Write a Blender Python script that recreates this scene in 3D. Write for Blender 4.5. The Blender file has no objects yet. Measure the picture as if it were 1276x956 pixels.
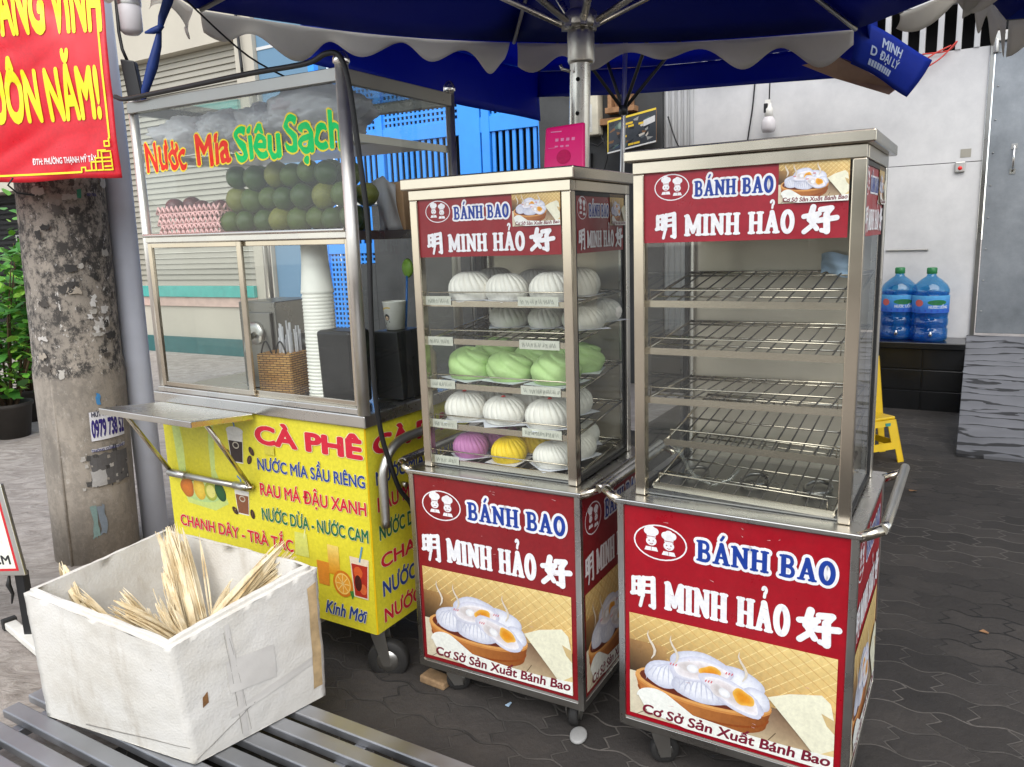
import bpy, bmesh, math, random
from math import sin, cos, pi, radians as rad, sqrt, atan2
from mathutils import Vector as V, Matrix as M, noise
from mathutils.geometry import tessellate_polygon
random.seed(7)
SC = bpy.context.scene

# ------------------------------------------------------------------ camera
cam = bpy.data.cameras.new('camera'); camo = bpy.data.objects.new('camera', cam)
SC.collection.objects.link(camo); SC.camera = camo
cam.sensor_width = 36; cam.lens = 968.978/1276*36; cam.clip_start = .05; cam.clip_end = 400
_p, _r, _h = .187143, -.036817, 1.542545
X = V((1,0,0)); U = V((0, sin(_p), cos(_p))); F = V((0, cos(_p), -sin(_p)))
R_ = X*cos(_r)+U*sin(_r); U_ = -X*sin(_r)+U*cos(_r)
m = M.Identity(4)
for i in range(3): m[i][0] = R_[i]; m[i][1] = U_[i]; m[i][2] = -F[i]
m[2][3] = _h; camo.matrix_world = m

# ------------------------------------------------------------------ daylight
SUN_EL, SUN_AZ = rad(46), rad(186)      # azimuth clockwise from +Y (north)
w = bpy.data.worlds.new('World'); SC.world = w; w.use_nodes = True
nt = w.node_tree; bg = nt.nodes['Background']
sky = nt.nodes.new('ShaderNodeTexSky'); sky.sky_type = 'NISHITA'; sky.sun_disc = False
sky.sun_elevation = SUN_EL; sky.sun_rotation = SUN_AZ; sky.dust_density = .3; sky.air_density = 1; sky.ozone_density = 1
hs = nt.nodes.new('ShaderNodeHueSaturation'); hs.inputs['Saturation'].default_value = .35
nt.links.new(sky.outputs[0], hs.inputs['Color']); nt.links.new(hs.outputs[0], bg.inputs[0])
bg.inputs[1].default_value = .15
sl = bpy.data.lights.new('sun', 'SUN'); sl.energy = 1.5; sl.angle = rad(60); sl.color = (1, .95, .88)
so = bpy.data.objects.new('sun', sl); SC.collection.objects.link(so)
sd = V((sin(SUN_AZ)*cos(SUN_EL), cos(SUN_AZ)*cos(SUN_EL), sin(SUN_EL)))
so.rotation_euler = sd.to_track_quat('Z', 'Y').to_euler(); so.location = (0, -4, 9)
vs = SC.view_settings; SC.display_settings.display_device = 'sRGB'
vs.view_transform = 'Standard'; vs.look = 'None'; vs.exposure = 1.05; vs.gamma = 1; vs.use_curve_mapping = False
cy = SC.cycles
cy.max_bounces = 10; cy.diffuse_bounces = 4; cy.glossy_bounces = 5; cy.transmission_bounces = 6; cy.transparent_max_bounces = 24
cy.caustics_reflective = False; cy.caustics_refractive = False; cy.sample_clamp_indirect = 6

# ------------------------------------------------------------------ colour, materials
def lin(c):
    return tuple((x/12.92 if x <= .04045 else ((x+.055)/1.055)**2.4) for x in (v/255 for v in c))
def L4(c): return (*lin(c), 1)
class NT:
    def __init__(s, name):
        s.m = bpy.data.materials.new(name); s.m.use_nodes = True; s.t = s.m.node_tree; s.n = s.t.nodes; s.l = s.t.links
        s.b = s.n['Principled BSDF']; s.out = s.n['Material Output']
    def add(s, typ, **k):
        n = s.n.new(typ)
        for a, v in k.items():
            if a in n.inputs: n.inputs[a].default_value = v
            else: setattr(n, a, v)
        return n
    def co(s): 
        return s.add('ShaderNodeTexCoord').outputs['Object']
    def noise(s, scale, detail=6, rough=.6, stretch=None, src=None):
        c = src or s.co()
        if stretch:
            mp = s.add('ShaderNodeMapping'); mp.inputs['Scale'].default_value = stretch; s.l.new(c, mp.inputs[0]); c = mp.outputs[0]
        n = s.add('ShaderNodeTexNoise', Scale=scale, Detail=detail, Roughness=rough); s.l.new(c, n.inputs['Vector']); return n.outputs['Fac']
    def ramp(s, src, stops):
        r = s.add('ShaderNodeValToRGB'); e = r.color_ramp.elements
        while len(e) < len(stops): e.new(.5)
        for el, (p, c) in zip(e, stops): el.position = p; el.color = c if len(c) == 4 else (*c, 1)
        s.l.new(src, r.inputs[0]); return r.outputs[0]
    def mix(s, fac, a, b, mode='MIX'):
        n = s.add('ShaderNodeMix', data_type='RGBA', blend_type=mode)
        for i, v in ((0, fac), (6, a), (7, b)):
            if hasattr(v, 'is_output'): s.l.new(v, n.inputs[i])
            else: n.inputs[i].default_value = v if i == 0 else ((*v, 1) if len(v) == 3 else v)
        return n.outputs[2]
    def bump(s, src, strength=.3, dist=.01):
        b = s.add('ShaderNodeBump', Strength=strength, Distance=dist); s.l.new(src, b.inputs['Height']); s.l.new(b.outputs[0], s.b.inputs['Normal'])
    def set(s, k, v):
        if hasattr(v, 'is_output'): s.l.new(v, s.b.inputs[k])
        else: s.b.inputs[k].default_value = v
MT = {}
def plain(name, col, rough=.5, metal=0, var=.12, scale=9, bump=0, spec=.5, **k):
    """base colour broken up by a soft large noise and a little roughness variation"""
    t = NT(name); c = lin(col)
    n = t.noise(scale, 5)
    a = tuple(x*(1-var) for x in c); b = tuple(min(1, x*(1+var)) for x in c)
    t.set('Base Color', t.ramp(n, [(.3, a), (.7, b)]))
    t.set('Roughness', rough); t.set('Metallic', metal); t.set('Specular IOR Level', spec)
    if bump: t.bump(t.noise(scale*14, 4), bump, .004)
    for kk, v in k.items(): t.set(kk, v)
    MT[name] = t.m; return t.m
def steel(name, col=(200,197,190), rough=.22, streak=(1,1,30), dirt=.16):
    t = NT(name); c = lin(col)
    n = t.noise(2.5, 3, .5); n2 = t.noise(5, 4, .6)
    col1 = t.ramp(n, [(.3, tuple(x*(1-dirt) for x in c)), (.7, c)])
    t.set('Base Color', col1); t.set('Metallic', 1)
    rr = t.ramp(n2, [(.3, (rough*.8,)*3), (.7, (rough*1.3,)*3)]); t.set('Roughness', rr)
    t.bump(t.noise(2.5, 1), .06, .012)
    MT[name] = t.m; return t.m
def glass(name, tint=(240,246,244), haze=.04, refl=1.0, hazecol=(190,190,185)):
    t = NT(name); t.n.remove(t.b)
    tr = t.add('ShaderNodeBsdfTransparent'); tr.inputs[0].default_value = L4(tint)
    gl = t.add('ShaderNodeBsdfGlossy'); gl.inputs['Roughness'].default_value = .02; gl.inputs[0].default_value = (.95, .95, .95, 1)
    df = t.add('ShaderNodeBsdfDiffuse'); df.inputs[0].default_value = L4(hazecol)
    lw = t.add('ShaderNodeLayerWeight'); lw.inputs[0].default_value = .5            # Schlick, the same from both sides of the pane
    pw = t.add('ShaderNodeMath', operation='POWER'); pw.inputs[1].default_value = 5; t.l.new(lw.outputs['Facing'], pw.inputs[0])
    fr = t.add('ShaderNodeMath', operation='MULTIPLY_ADD'); fr.inputs[1].default_value = .92; fr.inputs[2].default_value = .045; t.l.new(pw.outputs[0], fr.inputs[0])
    n = t.noise(6, 6, .7); hz = t.ramp(n, [(.35, (haze*.3,)*3), (.75, (haze*1.8,)*3)])
    m1 = t.add('ShaderNodeMixShader'); m2 = t.add('ShaderNodeMixShader')
    t.l.new(hz, m1.inputs[0]); t.l.new(tr.outputs[0], m1.inputs[1]); t.l.new(df.outputs[0], m1.inputs[2])
    mu = t.add('ShaderNodeMath', operation='MULTIPLY'); mu.inputs[1].default_value = refl
    t.l.new(fr.outputs[0], mu.inputs[0]); mu.use_clamp = True
    t.l.new(mu.outputs[0], m2.inputs[0]); t.l.new(m1.outputs[0], m2.inputs[1]); t.l.new(gl.outputs[0], m2.inputs[2])
    t.l.new(m2.outputs[0], t.out.inputs[0]); MT[name] = t.m; return t.m
def printed(name, rough=.32, scuff=.5):
    """vinyl print: the ink colours are stored per face, plus scuffs and grime"""
    t = NT(name); a = t.add('ShaderNodeAttribute', attribute_name='ink')
    n = t.noise(5, 8, .75); g = t.ramp(n, [(.28, (.72, .71, .69)), (.62, (1, 1, 1))])
    c = t.mix(scuff, a.outputs['Color'], g, 'MULTIPLY'); gr = t.ramp(t.noise(75, 4, .7), [(.3, (.86,.86,.86)), (.7, (1.06,1.06,1.06))]); c = t.mix(1, c, gr, 'MULTIPLY'); sp = t.ramp(t.noise(28, 7, .8), [(.74, (0,0,0)), (.78, (1,1,1))]); c = t.mix(t.mix(1, sp, (.45,.45,.45), 'MULTIPLY'), c, lin((206,196,188)))
    t.set('Base Color', c); rr = t.ramp(t.noise(12, 5), [(.3, (rough*.8,)*3), (.7, (rough*1.5,)*3)]); t.set('Roughness', rr)
    t.bump(t.noise(6, 3), .16, .01)
    MT[name] = t.m; return t.m
def cloth(name, col, trans=.3, rough=.8, tcol=None):
    t = NT(name); t.n.remove(t.b); c = lin(col)
    n = t.noise(4, 5); colr = t.ramp(n, [(.3, tuple(x*.8 for x in c)), (.7, c)])
    d = t.add('ShaderNodeBsdfDiffuse'); t.l.new(colr, d.inputs[0])
    tl = t.add('ShaderNodeBsdfTranslucent'); tl.inputs[0].default_value = (*lin(tcol or col), 1)
    ms = t.add('ShaderNodeMixShader'); ms.inputs[0].default_value = trans
    t.l.new(d.outputs[0], ms.inputs[1]); t.l.new(tl.outputs[0], ms.inputs[2])
    gl = t.add('ShaderNodeBsdfGlossy', Roughness=.45); gl.inputs[0].default_value = (.6, .6, .6, 1)
    m2 = t.add('ShaderNodeMixShader'); m2.inputs[0].default_value = .04
    t.l.new(ms.outputs[0], m2.inputs[1]); t.l.new(gl.outputs[0], m2.inputs[2])
    bp = t.add('ShaderNodeBump', Strength=.5, Distance=.03); t.l.new(t.noise(5, 5), bp.inputs['Height']); t.l.new(bp.outputs[0], d.inputs['Normal'])
    t.l.new(m2.outputs[0], t.out.inputs[0]); MT[name] = t.m; return t.m

steel('steel', (212,209,202), .27); steel('steel_warm', (208,198,180), .2, (1,1,30), .2); steel('steel_dark', (150,148,143), .3); steel('steel_dull', (200,198,192), .36, (30,1,1)); steel('post_steel', (230,226,218), .42, (1,1,1), .08)
steel('galvanised', (192,194,198), .5, (8,8,8), .35); steel('chrome', (232,230,226), .2, (1,1,10), .1); plain('reflection_beige', (190,181,165), .28, .45, scale=3)
glass('glass', (248,251,249), .022, 1.15); glass('glass_foggy', (242,244,240), .05, 1, (205,203,195)); glass('glass_clear', (248,251,250), .006)
printed('vinyl'); printed('vinyl_matt', .5, .35); printed('paper', .7, .7)
plain('rubber', (38,37,36), .7, bump=.2); plain('black_plastic', (26,26,27), .45, var=.2); plain('black_paint', (30,31,33), .4)
plain('white_plastic', (226,224,216), .4); plain('cup_paper', (244,242,232), .55, var=.05)
plain('pink_plastic', (240,186,184), .4); plain('magenta_plastic', (224,24,112), .28, var=.06); plain('yellow_plastic', (238,196,20), .35, var=.08)
plain('wall_white', (196,197,196), .6, var=.06, scale=1.5); plain('blue_paint', (44,142,232), .35, var=.08, scale=3)
plain('pvc', (192,197,210), .4, var=.1, scale=3); plain('cable', (20,20,21), .5); plain('red_wire', (196,60,50), .5)
plain('bun_white', (236,232,222), .55, var=.03); plain('bun_green', (180,212,140), .55, var=.05); plain('bun_purple', (190,120,172), .55, var=.05)
plain('bun_yellow', (244,208,20), .55, var=.04); plain('red_dot', (226,70,62), .6); plain('bun_paper', (226,228,236), .7)
plain('orange_skin', (72,92,22), .38, var=.4, scale=16, bump=.25); plain('orange_skin_pale', (116,118,40), .38, var=.35, scale=12, bump=.25); plain('orange_skin_dark', (52,78,22), .34, var=.4, scale=14, bump=.25); plain('plum', (92,40,52), .4, var=.3, scale=30)
plain('tan_cloth', (172,140,118), .8); plain('beige_wall', (178,172,158), .8, var=.07, scale=.8); plain('bluegrey_wall', (96,128,152), .8, var=.08, scale=1)
plain('dark_wall', (62,63,63), .8, var=.35, scale=2.2, bump=.3); plain('shutter_grey', (152,148,136), .55, var=.06, scale=2); plain('dark_gap', (12,12,13), .9)
plain('teal', (70,160,150), .6); plain('teal_dark', (40,92,92), .6); plain('pinkish', (190,164,152), .7)
plain('black_tile', (24,25,26), .18, var=.3, scale=3); plain('leaf_a', (96,156,52), .45, var=.3, scale=8); plain('leaf_b', (66,124,48), .45, var=.3, scale=8); plain('leaf_c', (142,190,72), .45, var=.25, scale=8)
plain('stem', (84,66,44), .8); plain('clay', (52,48,44), .7); plain('meter_case', (196,190,170), .5, var=.15); plain('wood_old', (150,112,78), .8, var=.3, scale=14)
plain('blue_plastic', (54,120,200), .4); plain('straw', (214,206,190), .5); plain('stone_grey', (150,150,148), .7, bump=.3); plain('brick_tan', (140,114,84), .85, var=.25, scale=30, bump=.4)
plain('scrap_blue', (176,202,226), .6); cloth('bag', (248,248,250), .62); plain('brown_paper', (190,150,108), .7)
plain('bulb_glass', (210,205,205), .25, var=.05); plain('red_led', (220,30,24), .4); plain('lace', (196,180,196), .8, var=.3, scale=25)
plain('cane_syrup', (210,190,150), .4)
cloth('navy_canvas', (18,40,110), .42, tcol=(14,52,160)); cloth('blue_tarp', (18,52,164), .45, tcol=(14,48,190)); cloth('valance_white', (234,231,224), .6); cloth('strap_blue', (38,62,128), .1)
glass('bottle_blue', (150,212,240), .10, 1.2, (60,150,215)); glass('water_blue', (130,200,238), .22, .6, (40,140,215))
def water_plastic():
    t = NT('bottle_blue'); t.set('Base Color', (*lin((60,160,214)), 1)); t.set('Roughness', .12); t.set('Transmission Weight', .75); t.set('IOR', 1.2)
    t.bump(t.noise(6, 3), .2, .01)

def concrete_pole():
    t = NT('pole_concrete'); co = t.co(); sx = t.add('ShaderNodeSeparateXYZ'); t.l.new(co, sx.inputs[0])
    n2 = t.noise(3, 7, .7, (1,1,.35), co); nf = t.noise(30, 10, .8, (1,1,.8), co); nb = t.noise(6, 6, .7, (1,1,.6), co); nw = t.noise(34, 6, .75, (1.2,1.2,.7), co)
    base = t.ramp(n2, [(.3, lin((120,114,106))), (.55, lin((160,151,139))), (.75, lin((140,133,124)))])
    up = t.ramp(sx.outputs[2], [(.0, (.25,.25,.25)), (.01, (.25,.25,.25)), (.94, (.3,.3,.3)), (.96, (1,1,1))])
    sm = t.add('ShaderNodeMath', operation='MULTIPLY_ADD'); sm.inputs[1].default_value = .7; t.l.new(nb, sm.inputs[0]); t.l.new(nf, sm.inputs[2])
    dm = t.ramp(sm.outputs[0], [(.80, (0,0,0)), (.93, (1,1,1))]); dm = t.mix(1, dm, up, 'MULTIPLY')
    c = t.mix(dm, base, lin((66,63,60)))
    wm = t.ramp(nw, [(.60, (0,0,0)), (.65, (1,1,1))]); wm = t.mix(1, wm, up, 'MULTIPLY'); c = t.mix(wm, c, lin((206,202,196)))
    t.set('Base Color', c); t.set('Roughness', .9); t.bump(nf, .6, .006); MT['pole_concrete'] = t.m
concrete_pole()
def foam():
    t = NT('styrofoam'); n = t.noise(3, 8, .7); n2 = t.noise(9, 6, .7, (1,1,.25))
    a = t.ramp(n, [(.3, lin((198,192,180))), (.5, lin((216,213,205))), (.7, lin((224,222,217)))])
    st = t.ramp(n2, [(.30, (.62,.56,.48)), (.46, (1,1,1))])
    pv = t.add('ShaderNodeTexVoronoi', Scale=130); t.l.new(t.co(), pv.inputs['Vector'])
    s1 = t.noise(16, 5, .65, (1,1,.16)); s2 = t.noise(20, 4, .6, (.3,.3,1.6)); 
    k1 = t.ramp(s1, [(.24, (.48,.45,.42)), (.30, (1,1,1))]); k2 = t.ramp(s2, [(.24, (.55,.52,.49)), (.28, (1,1,1))]); sc = t.mix(1, k1, k2, 'MULTIPLY')
    sp = t.ramp(t.noise(60, 4, .7), [(.27, (.5,.45,.38)), (.31, (1,1,1))]); sc = t.mix(.8, sc, sp, 'MULTIPLY')
    c = t.mix(.5, a, st, 'MULTIPLY'); c = t.mix(.85, c, sc, 'MULTIPLY'); t.set('Base Color', c); t.set('Roughness', .75)
    t.bump(pv.outputs['Distance'], .22, .003); MT['styrofoam'] = t.m
foam()
def ground_mats():
    t = NT('stamped_concrete'); 
    nn_ = t.add('ShaderNodeTexNoise', Scale=4.5, Detail=9, Roughness=.72, Distortion=1.6); mp_ = t.add('ShaderNodeMapping'); mp_.inputs['Scale'].default_value = (1,2.2,1); t.l.new(t.co(), mp_.inputs[0]); t.l.new(mp_.outputs[0], nn_.inputs['Vector']); w2 = nn_.outputs['Fac']; big = t.noise(.5, 5)
    c = t.ramp(w2, [(.3, lin((132,123,115))), (.5, lin((172,163,155))), (.7, lin((202,194,186)))])
    g = t.ramp(big, [(.3, (.72,.71,.7)), (.65, (1,1,1))])
    t.set('Base Color', t.mix(.8, c, g, 'MULTIPLY')); t.set('Roughness', .85); t.bump(w2, .8, .03); MT['stamped_concrete'] = t.m
    t = NT('pavers'); co = t.co()
    mp = t.add('ShaderNodeMapping'); mp.inputs['Rotation'].default_value = (0,0,rad(31)); t.l.new(co, mp.inputs[0])
    # zigzag edges: displace the lookup with waves along both axes
    wx = t.add('ShaderNodeTexWave', wave_type='BANDS', bands_direction='Y', wave_profile='TRI', Scale=4.2, Distortion=.8); t.l.new(mp.outputs[0], wx.inputs['Vector'])
    wy = t.add('ShaderNodeTexWave', wave_type='BANDS', bands_direction='X', wave_profile='SIN', Scale=1.9, Distortion=1.2); t.l.new(mp.outputs[0], wy.inputs['Vector'])
    cb = t.add('ShaderNodeCombineXYZ'); t.l.new(wx.outputs['Fac'], cb.inputs[0]); t.l.new(wy.outputs['Fac'], cb.inputs[1])
    sc = t.add('ShaderNodeVectorMath', operation='MULTIPLY'); sc.inputs[1].default_value = (.035,.026,0); t.l.new(cb.outputs[0], sc.inputs[0])
    ad = t.add('ShaderNodeVectorMath', operation='ADD'); t.l.new(mp.outputs[0], ad.inputs[0]); t.l.new(sc.outputs[0], ad.inputs[1])
    wn = t.add('ShaderNodeTexNoise', Scale=11, Detail=4); t.l.new(co, wn.inputs['Vector'])
    s2 = t.add('ShaderNodeVectorMath', operation='MULTIPLY'); s2.inputs[1].default_value = (.02,.02,0); t.l.new(wn.outputs['Color'], s2.inputs[0])
    a2 = t.add('ShaderNodeVectorMath', operation='ADD'); t.l.new(ad.outputs[0], a2.inputs[0]); t.l.new(s2.outputs[0], a2.inputs[1])
    br = t.add('ShaderNodeTexBrick', Scale=1); br.inputs['Brick Width'].default_value = .215; br.inputs['Row Height'].default_value = .13
    br.inputs['Mortar Size'].default_value = .005; br.inputs['Mortar Smooth'].default_value = .4; br.inputs['Bias'].default_value = 0
    br.inputs['Color1'].default_value = L4((50,47,45)); br.inputs['Color2'].default_value = L4((68,64,61)); br.inputs['Mortar'].default_value = L4((26,25,24))
    t.l.new(a2.outputs[0], br.inputs['Vector'])
    d = t.ramp(t.noise(2.2, 8, .7), [(.3, (.6,.59,.58)), (.5, (.85,.84,.83)), (.7, (1.2,1.16,1.1))])
    c = t.mix(1, br.outputs['Color'], d, 'MULTIPLY')
    # pale grit caught in some of the joints, pale scratches
    gm = t.ramp(t.noise(1.3, 5), [(.38, (0,0,0)), (.58, (1,1,1))]); jm = t.mix(1, br.outputs['Fac'], gm, 'MULTIPLY')
    c = t.mix(jm, c, lin((98,93,88))); t.set('Base Color', c)
    t.set('Roughness', .8); inv = t.add('ShaderNodeMath', operation='MULTIPLY_ADD'); inv.inputs[1].default_value = -1.2; inv.inputs[2].default_value = 1
    t.l.new(br.outputs['Fac'], inv.inputs[0]); ad3 = t.add('ShaderNodeMath', operation='ADD'); t.l.new(inv.outputs[0], ad3.inputs[0])
    nn = t.add('ShaderNodeMath', operation='MULTIPLY'); nn.inputs[1].default_value = .5; t.l.new(t.noise(22, 6, .7), nn.inputs[0]); t.l.new(nn.outputs[0], ad3.inputs[1])
    t.bump(ad3.outputs[0], .9, .016); MT['pavers'] = t.m
ground_mats()
def ramp_mat():
    t = NT('ramp_board'); co = t.co(); sx = t.add('ShaderNodeSeparateXYZ'); t.l.new(co, sx.inputs[0])
    n = t.noise(1.7, 3, .5, (1.3,5,1), co); n2 = t.noise(6, 4, .6, (.5,2.5,1), co)
    m1 = t.add('ShaderNodeMath', operation='MULTIPLY'); m1.inputs[1].default_value = 9.5; t.l.new(sx.outputs[1], m1.inputs[0])
    m2 = t.add('ShaderNodeMath', operation='MULTIPLY_ADD'); m2.inputs[1].default_value = 2.4; t.l.new(n, m2.inputs[0]); t.l.new(m1.outputs[0], m2.inputs[2])
    fr = t.add('ShaderNodeMath', operation='FRACT'); t.l.new(m2.outputs[0], fr.inputs[0])
    ad = t.add('ShaderNodeMath', operation='MULTIPLY_ADD'); ad.inputs[1].default_value = .5; t.l.new(n2, ad.inputs[0]); t.l.new(fr.outputs[0], ad.inputs[2])
    c = t.ramp(ad.outputs[0], [(.3, lin((44,44,46))), (.40, lin((50,50,52))), (.46, lin((122,123,127))), (1, lin((112,113,117)))])
    g = t.ramp(t.noise(2, 6), [(.3, (.7,.7,.7)), (.7, (1,1,1))]); t.set('Base Color', t.mix(1, c, g, 'MULTIPLY')); t.set('Roughness', .6); MT['ramp_board'] = t.m
ramp_mat()
def wicker_mat():
    t = NT('wicker'); sx = t.add('ShaderNodeSeparateXYZ'); t.l.new(t.co(), sx.inputs[0])
    br = t.add('ShaderNodeTexBrick', Scale=1); br.inputs['Brick Width'].default_value = .03; br.inputs['Row Height'].default_value = .0085; br.inputs['Mortar Size'].default_value = .0014
    ad = t.add('ShaderNodeMath', operation='ADD'); t.l.new(sx.outputs[0], ad.inputs[0]); t.l.new(sx.outputs[1], ad.inputs[1])
    cb = t.add('ShaderNodeCombineXYZ'); t.l.new(ad.outputs[0], cb.inputs[0]); t.l.new(sx.outputs[2], cb.inputs[1]); t.l.new(cb.outputs[0], br.inputs['Vector'])
    br.inputs['Color1'].default_value = L4((196,150,84)); br.inputs['Color2'].default_value = L4((164,116,58)); br.inputs['Mortar'].default_value = L4((60,40,20))
    t.set('Base Color', br.outputs['Color']); t.set('Roughness', .6); t.bump(br.outputs['Fac'], -.8, .006); MT['wicker'] = t.m
wicker_mat()
def husk_mat():
    t = NT('cane_husk'); n = t.noise(30, 5, .6, (1,1,.06)); n2 = t.noise(5, 4)
    c = t.ramp(n, [(.3, lin((198,176,136))), (.5, lin((234,222,190))), (.7, lin((244,236,214)))]); g = t.ramp(n2, [(.35, lin((214,190,140))), (.6, (1,1,1))])
    t.set('Base Color', t.mix(.5, c, g, 'MULTIPLY')); t.set('Roughness', .75); t.bump(n, .5, .004); MT['cane_husk'] = t.m
husk_mat()
def door_mat():
    t = NT('door_steel'); n = t.noise(2.2, 8, .7); n2 = t.noise(40, 4, .6, (1,1,.3))
    t.set('Base Color', t.ramp(n, [(.3, lin((112,117,121))), (.55, lin((138,143,147))), (.75, lin((158,162,166)))])); t.set('Metallic', .55); t.set('Roughness', .5)
    t.bump(n2, .1, .004); MT['door_steel'] = t.m
door_mat()
def corr_mat():
    t = NT('wall_panel'); n = t.noise(1.2, 7, .7); st = t.noise(24, 6, .7, (1,1,.35)); 
    c = t.ramp(n, [(.3, lin((182,182,182))), (.65, lin((214,213,211)))]); sp = t.ramp(st, [(.24, (.66,.62,.56)), (.34, (1,1,1))])
    t.set('Base Color', t.mix(.7, c, sp, 'MULTIPLY')); t.set('Roughness', .5); t.bump(t.noise(2, 2), .06, .02); MT['wall_panel'] = t.m
corr_mat()

# ------------------------------------------------------------------ mesh building
class MB:
    def __init__(s, T=None): s.v = []; s.f = []; s.mi = []; s.sm = []; s.T = T
    def add(s, vs, fs, mi=0, smooth=False):
        o = len(s.v); s.v += [tuple(s.T @ V(p)) if s.T else tuple(p) for p in vs]
        for f in fs: s.f.append([i+o for i in f]); s.mi.append(mi); s.sm.append(smooth)
    def box(s, a, b, mi=0, R=None):
        (x0,y0,z0),(x1,y1,z1) = a, b
        vs = [(x0,y0,z0),(x1,y0,z0),(x1,y1,z0),(x0,y1,z0),(x0,y0,z1),(x1,y0,z1),(x1,y1,z1),(x0,y1,z1)]
        if R: vs = [R @ V(p) for p in vs]
        s.add(vs, [(3,2,1,0),(4,5,6,7),(0,1,5,4),(1,2,6,5),(2,3,7,6),(3,0,4,7)], mi)
    def hexa(s, vs, mi=0): s.add(vs, [(3,2,1,0),(4,5,6,7),(0,1,5,4),(1,2,6,5),(2,3,7,6),(3,0,4,7)], mi)
    def tube(s, pts, r, n=10, mi=0, caps=True, smooth=True, closed=False):
        pts = [V(p) for p in pts]; k = len(pts); rs = r if isinstance(r, (list, tuple)) else [r]*k
        t0 = (pts[1]-pts[0]).normalized(); ref = V((0,0,1)) if abs(t0.z) < .9 else V((1,0,0))
        nrm = t0.cross(ref).normalized(); vs = []; prev = t0
        for i, p in enumerate(pts):
            t = (pts[min(i+1,k-1)]-pts[max(i-1,0)]).normalized() if not closed else (pts[(i+1)%k]-pts[i-1]).normalized()
            ax = prev.cross(t)
            if ax.length > 1e-6: nrm = M.Rotation(prev.angle(t), 3, ax.normalized()) @ nrm
            prev = t; b = t.cross(nrm)
            for j in range(n): a = 2*pi*j/n; vs.append(p+(nrm*cos(a)+b*sin(a))*rs[i])
        fs = []
        for i in range(k if closed else k-1):
            i2 = (i+1) % k
            for j in range(n): fs.append((i*n+j, i*n+(j+1)%n, i2*n+(j+1)%n, i2*n+j))
        if not closed and caps: 
            s.add(vs, fs, mi, smooth); o = len(s.v)-len(vs)
            s.f += [[o+j for j in range(n)][::-1], [o+(k-1)*n+j for j in range(n)]]; s.mi += [mi]*2; s.sm += [False]*2
        else: s.add(vs, fs, mi, smooth)
    def lathe(s, prof, n=24, c=(0,0,0), mi=0, smooth=True, caps=True):
        vs = []; fs = []
        for (r, z) in prof:
            for j in range(n): a = 2*pi*j/n; vs.append((c[0]+r*cos(a), c[1]+r*sin(a), c[2]+z))
        for i in range(len(prof)-1):
            for j in range(n): fs.append((i*n+j, i*n+(j+1)%n, (i+1)*n+(j+1)%n, (i+1)*n+j))
        s.add(vs, fs, mi, smooth)
        if caps:
            o = len(s.v)-len(vs); k = len(prof)
            s.f += [[o+j for j in range(n)][::-1], [o+(k-1)*n+j for j in range(n)]]; s.mi += [mi]*2; s.sm += [smooth]*2
    def grid(s, fn, nu, nv, mi=0, smooth=True, wrap=False):
        vs = [fn(i/nu, j/nv) for j in range(nv+1) for i in range(nu+(0 if wrap else 1))]; w_ = nu if wrap else nu+1
        fs = []
        for j in range(nv):
            for i in range(nu): i2 = (i+1) % w_; fs.append((j*w_+i, j*w_+i2, (j+1)*w_+i2, (j+1)*w_+i))
        s.add(vs, fs, mi, smooth)
    def build(s, name, mat, parent=None, bevel=0, solid=0, loc=None, rz=0, seg=2):
        me = bpy.data.meshes.new(name); me.from_pydata(s.v, [], s.f)
        mats = mat if isinstance(mat, (list, tuple)) else [mat]
        for q in mats: me.materials.append(MT[q] if isinstance(q, str) else q)
        me.polygons.foreach_set('material_index', s.mi); me.polygons.foreach_set('use_smooth', s.sm)
        if bevel or solid:
            bm = bmesh.new(); bm.from_mesh(me)
            if bevel:
                bmesh.ops.remove_doubles(bm, verts=bm.verts, dist=1e-6)
                es = [e for e in bm.edges if len(e.link_faces) == 2 and e.calc_face_angle(0) > .6]
                bmesh.ops.bevel(bm, geom=es, offset=bevel, segments=seg, affect='EDGES', profile=.5, clamp_overlap=True)
            if solid: bmesh.ops.solidify(bm, geom=bm.faces[:], thickness=solid)
            bm.to_mesh(me); bm.free()
        me.update()
        o = bpy.data.objects.new(name, me); SC.collection.objects.link(o)
        if parent: o.parent = parent
        if loc: o.location = loc
        if rz: o.rotation_euler = (0,0,rz)
        return o
def tag(o, label=None, cat=None, group=None, kind=None):
    if label: o['label'] = label
    if cat: o['category'] = cat
    if group: o['group'] = group
    if kind: o['kind'] = kind
    return o
def thing(name, label, cat, loc=(0,0,0), rz=0, group=None):
    o = bpy.data.objects.new(name, None); SC.collection.objects.link(o); o.location = loc; o.rotation_euler = (0,0,rz); o.empty_display_size = .1
    return tag(o, label, cat, group)
def copy_tree(o, parent=None):
    c = o.copy(); SC.collection.objects.link(c); c.parent = parent
    for ch in o.children: copy_tree(ch, c)
    return c
def structure(o): o['kind'] = 'structure'; return o
def B(a, b, name, mat, parent=None, bevel=.002, **k):
    mb = MB(); mb.box(a, b); return mb.build(name, mat, parent, bevel, **k)

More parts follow.
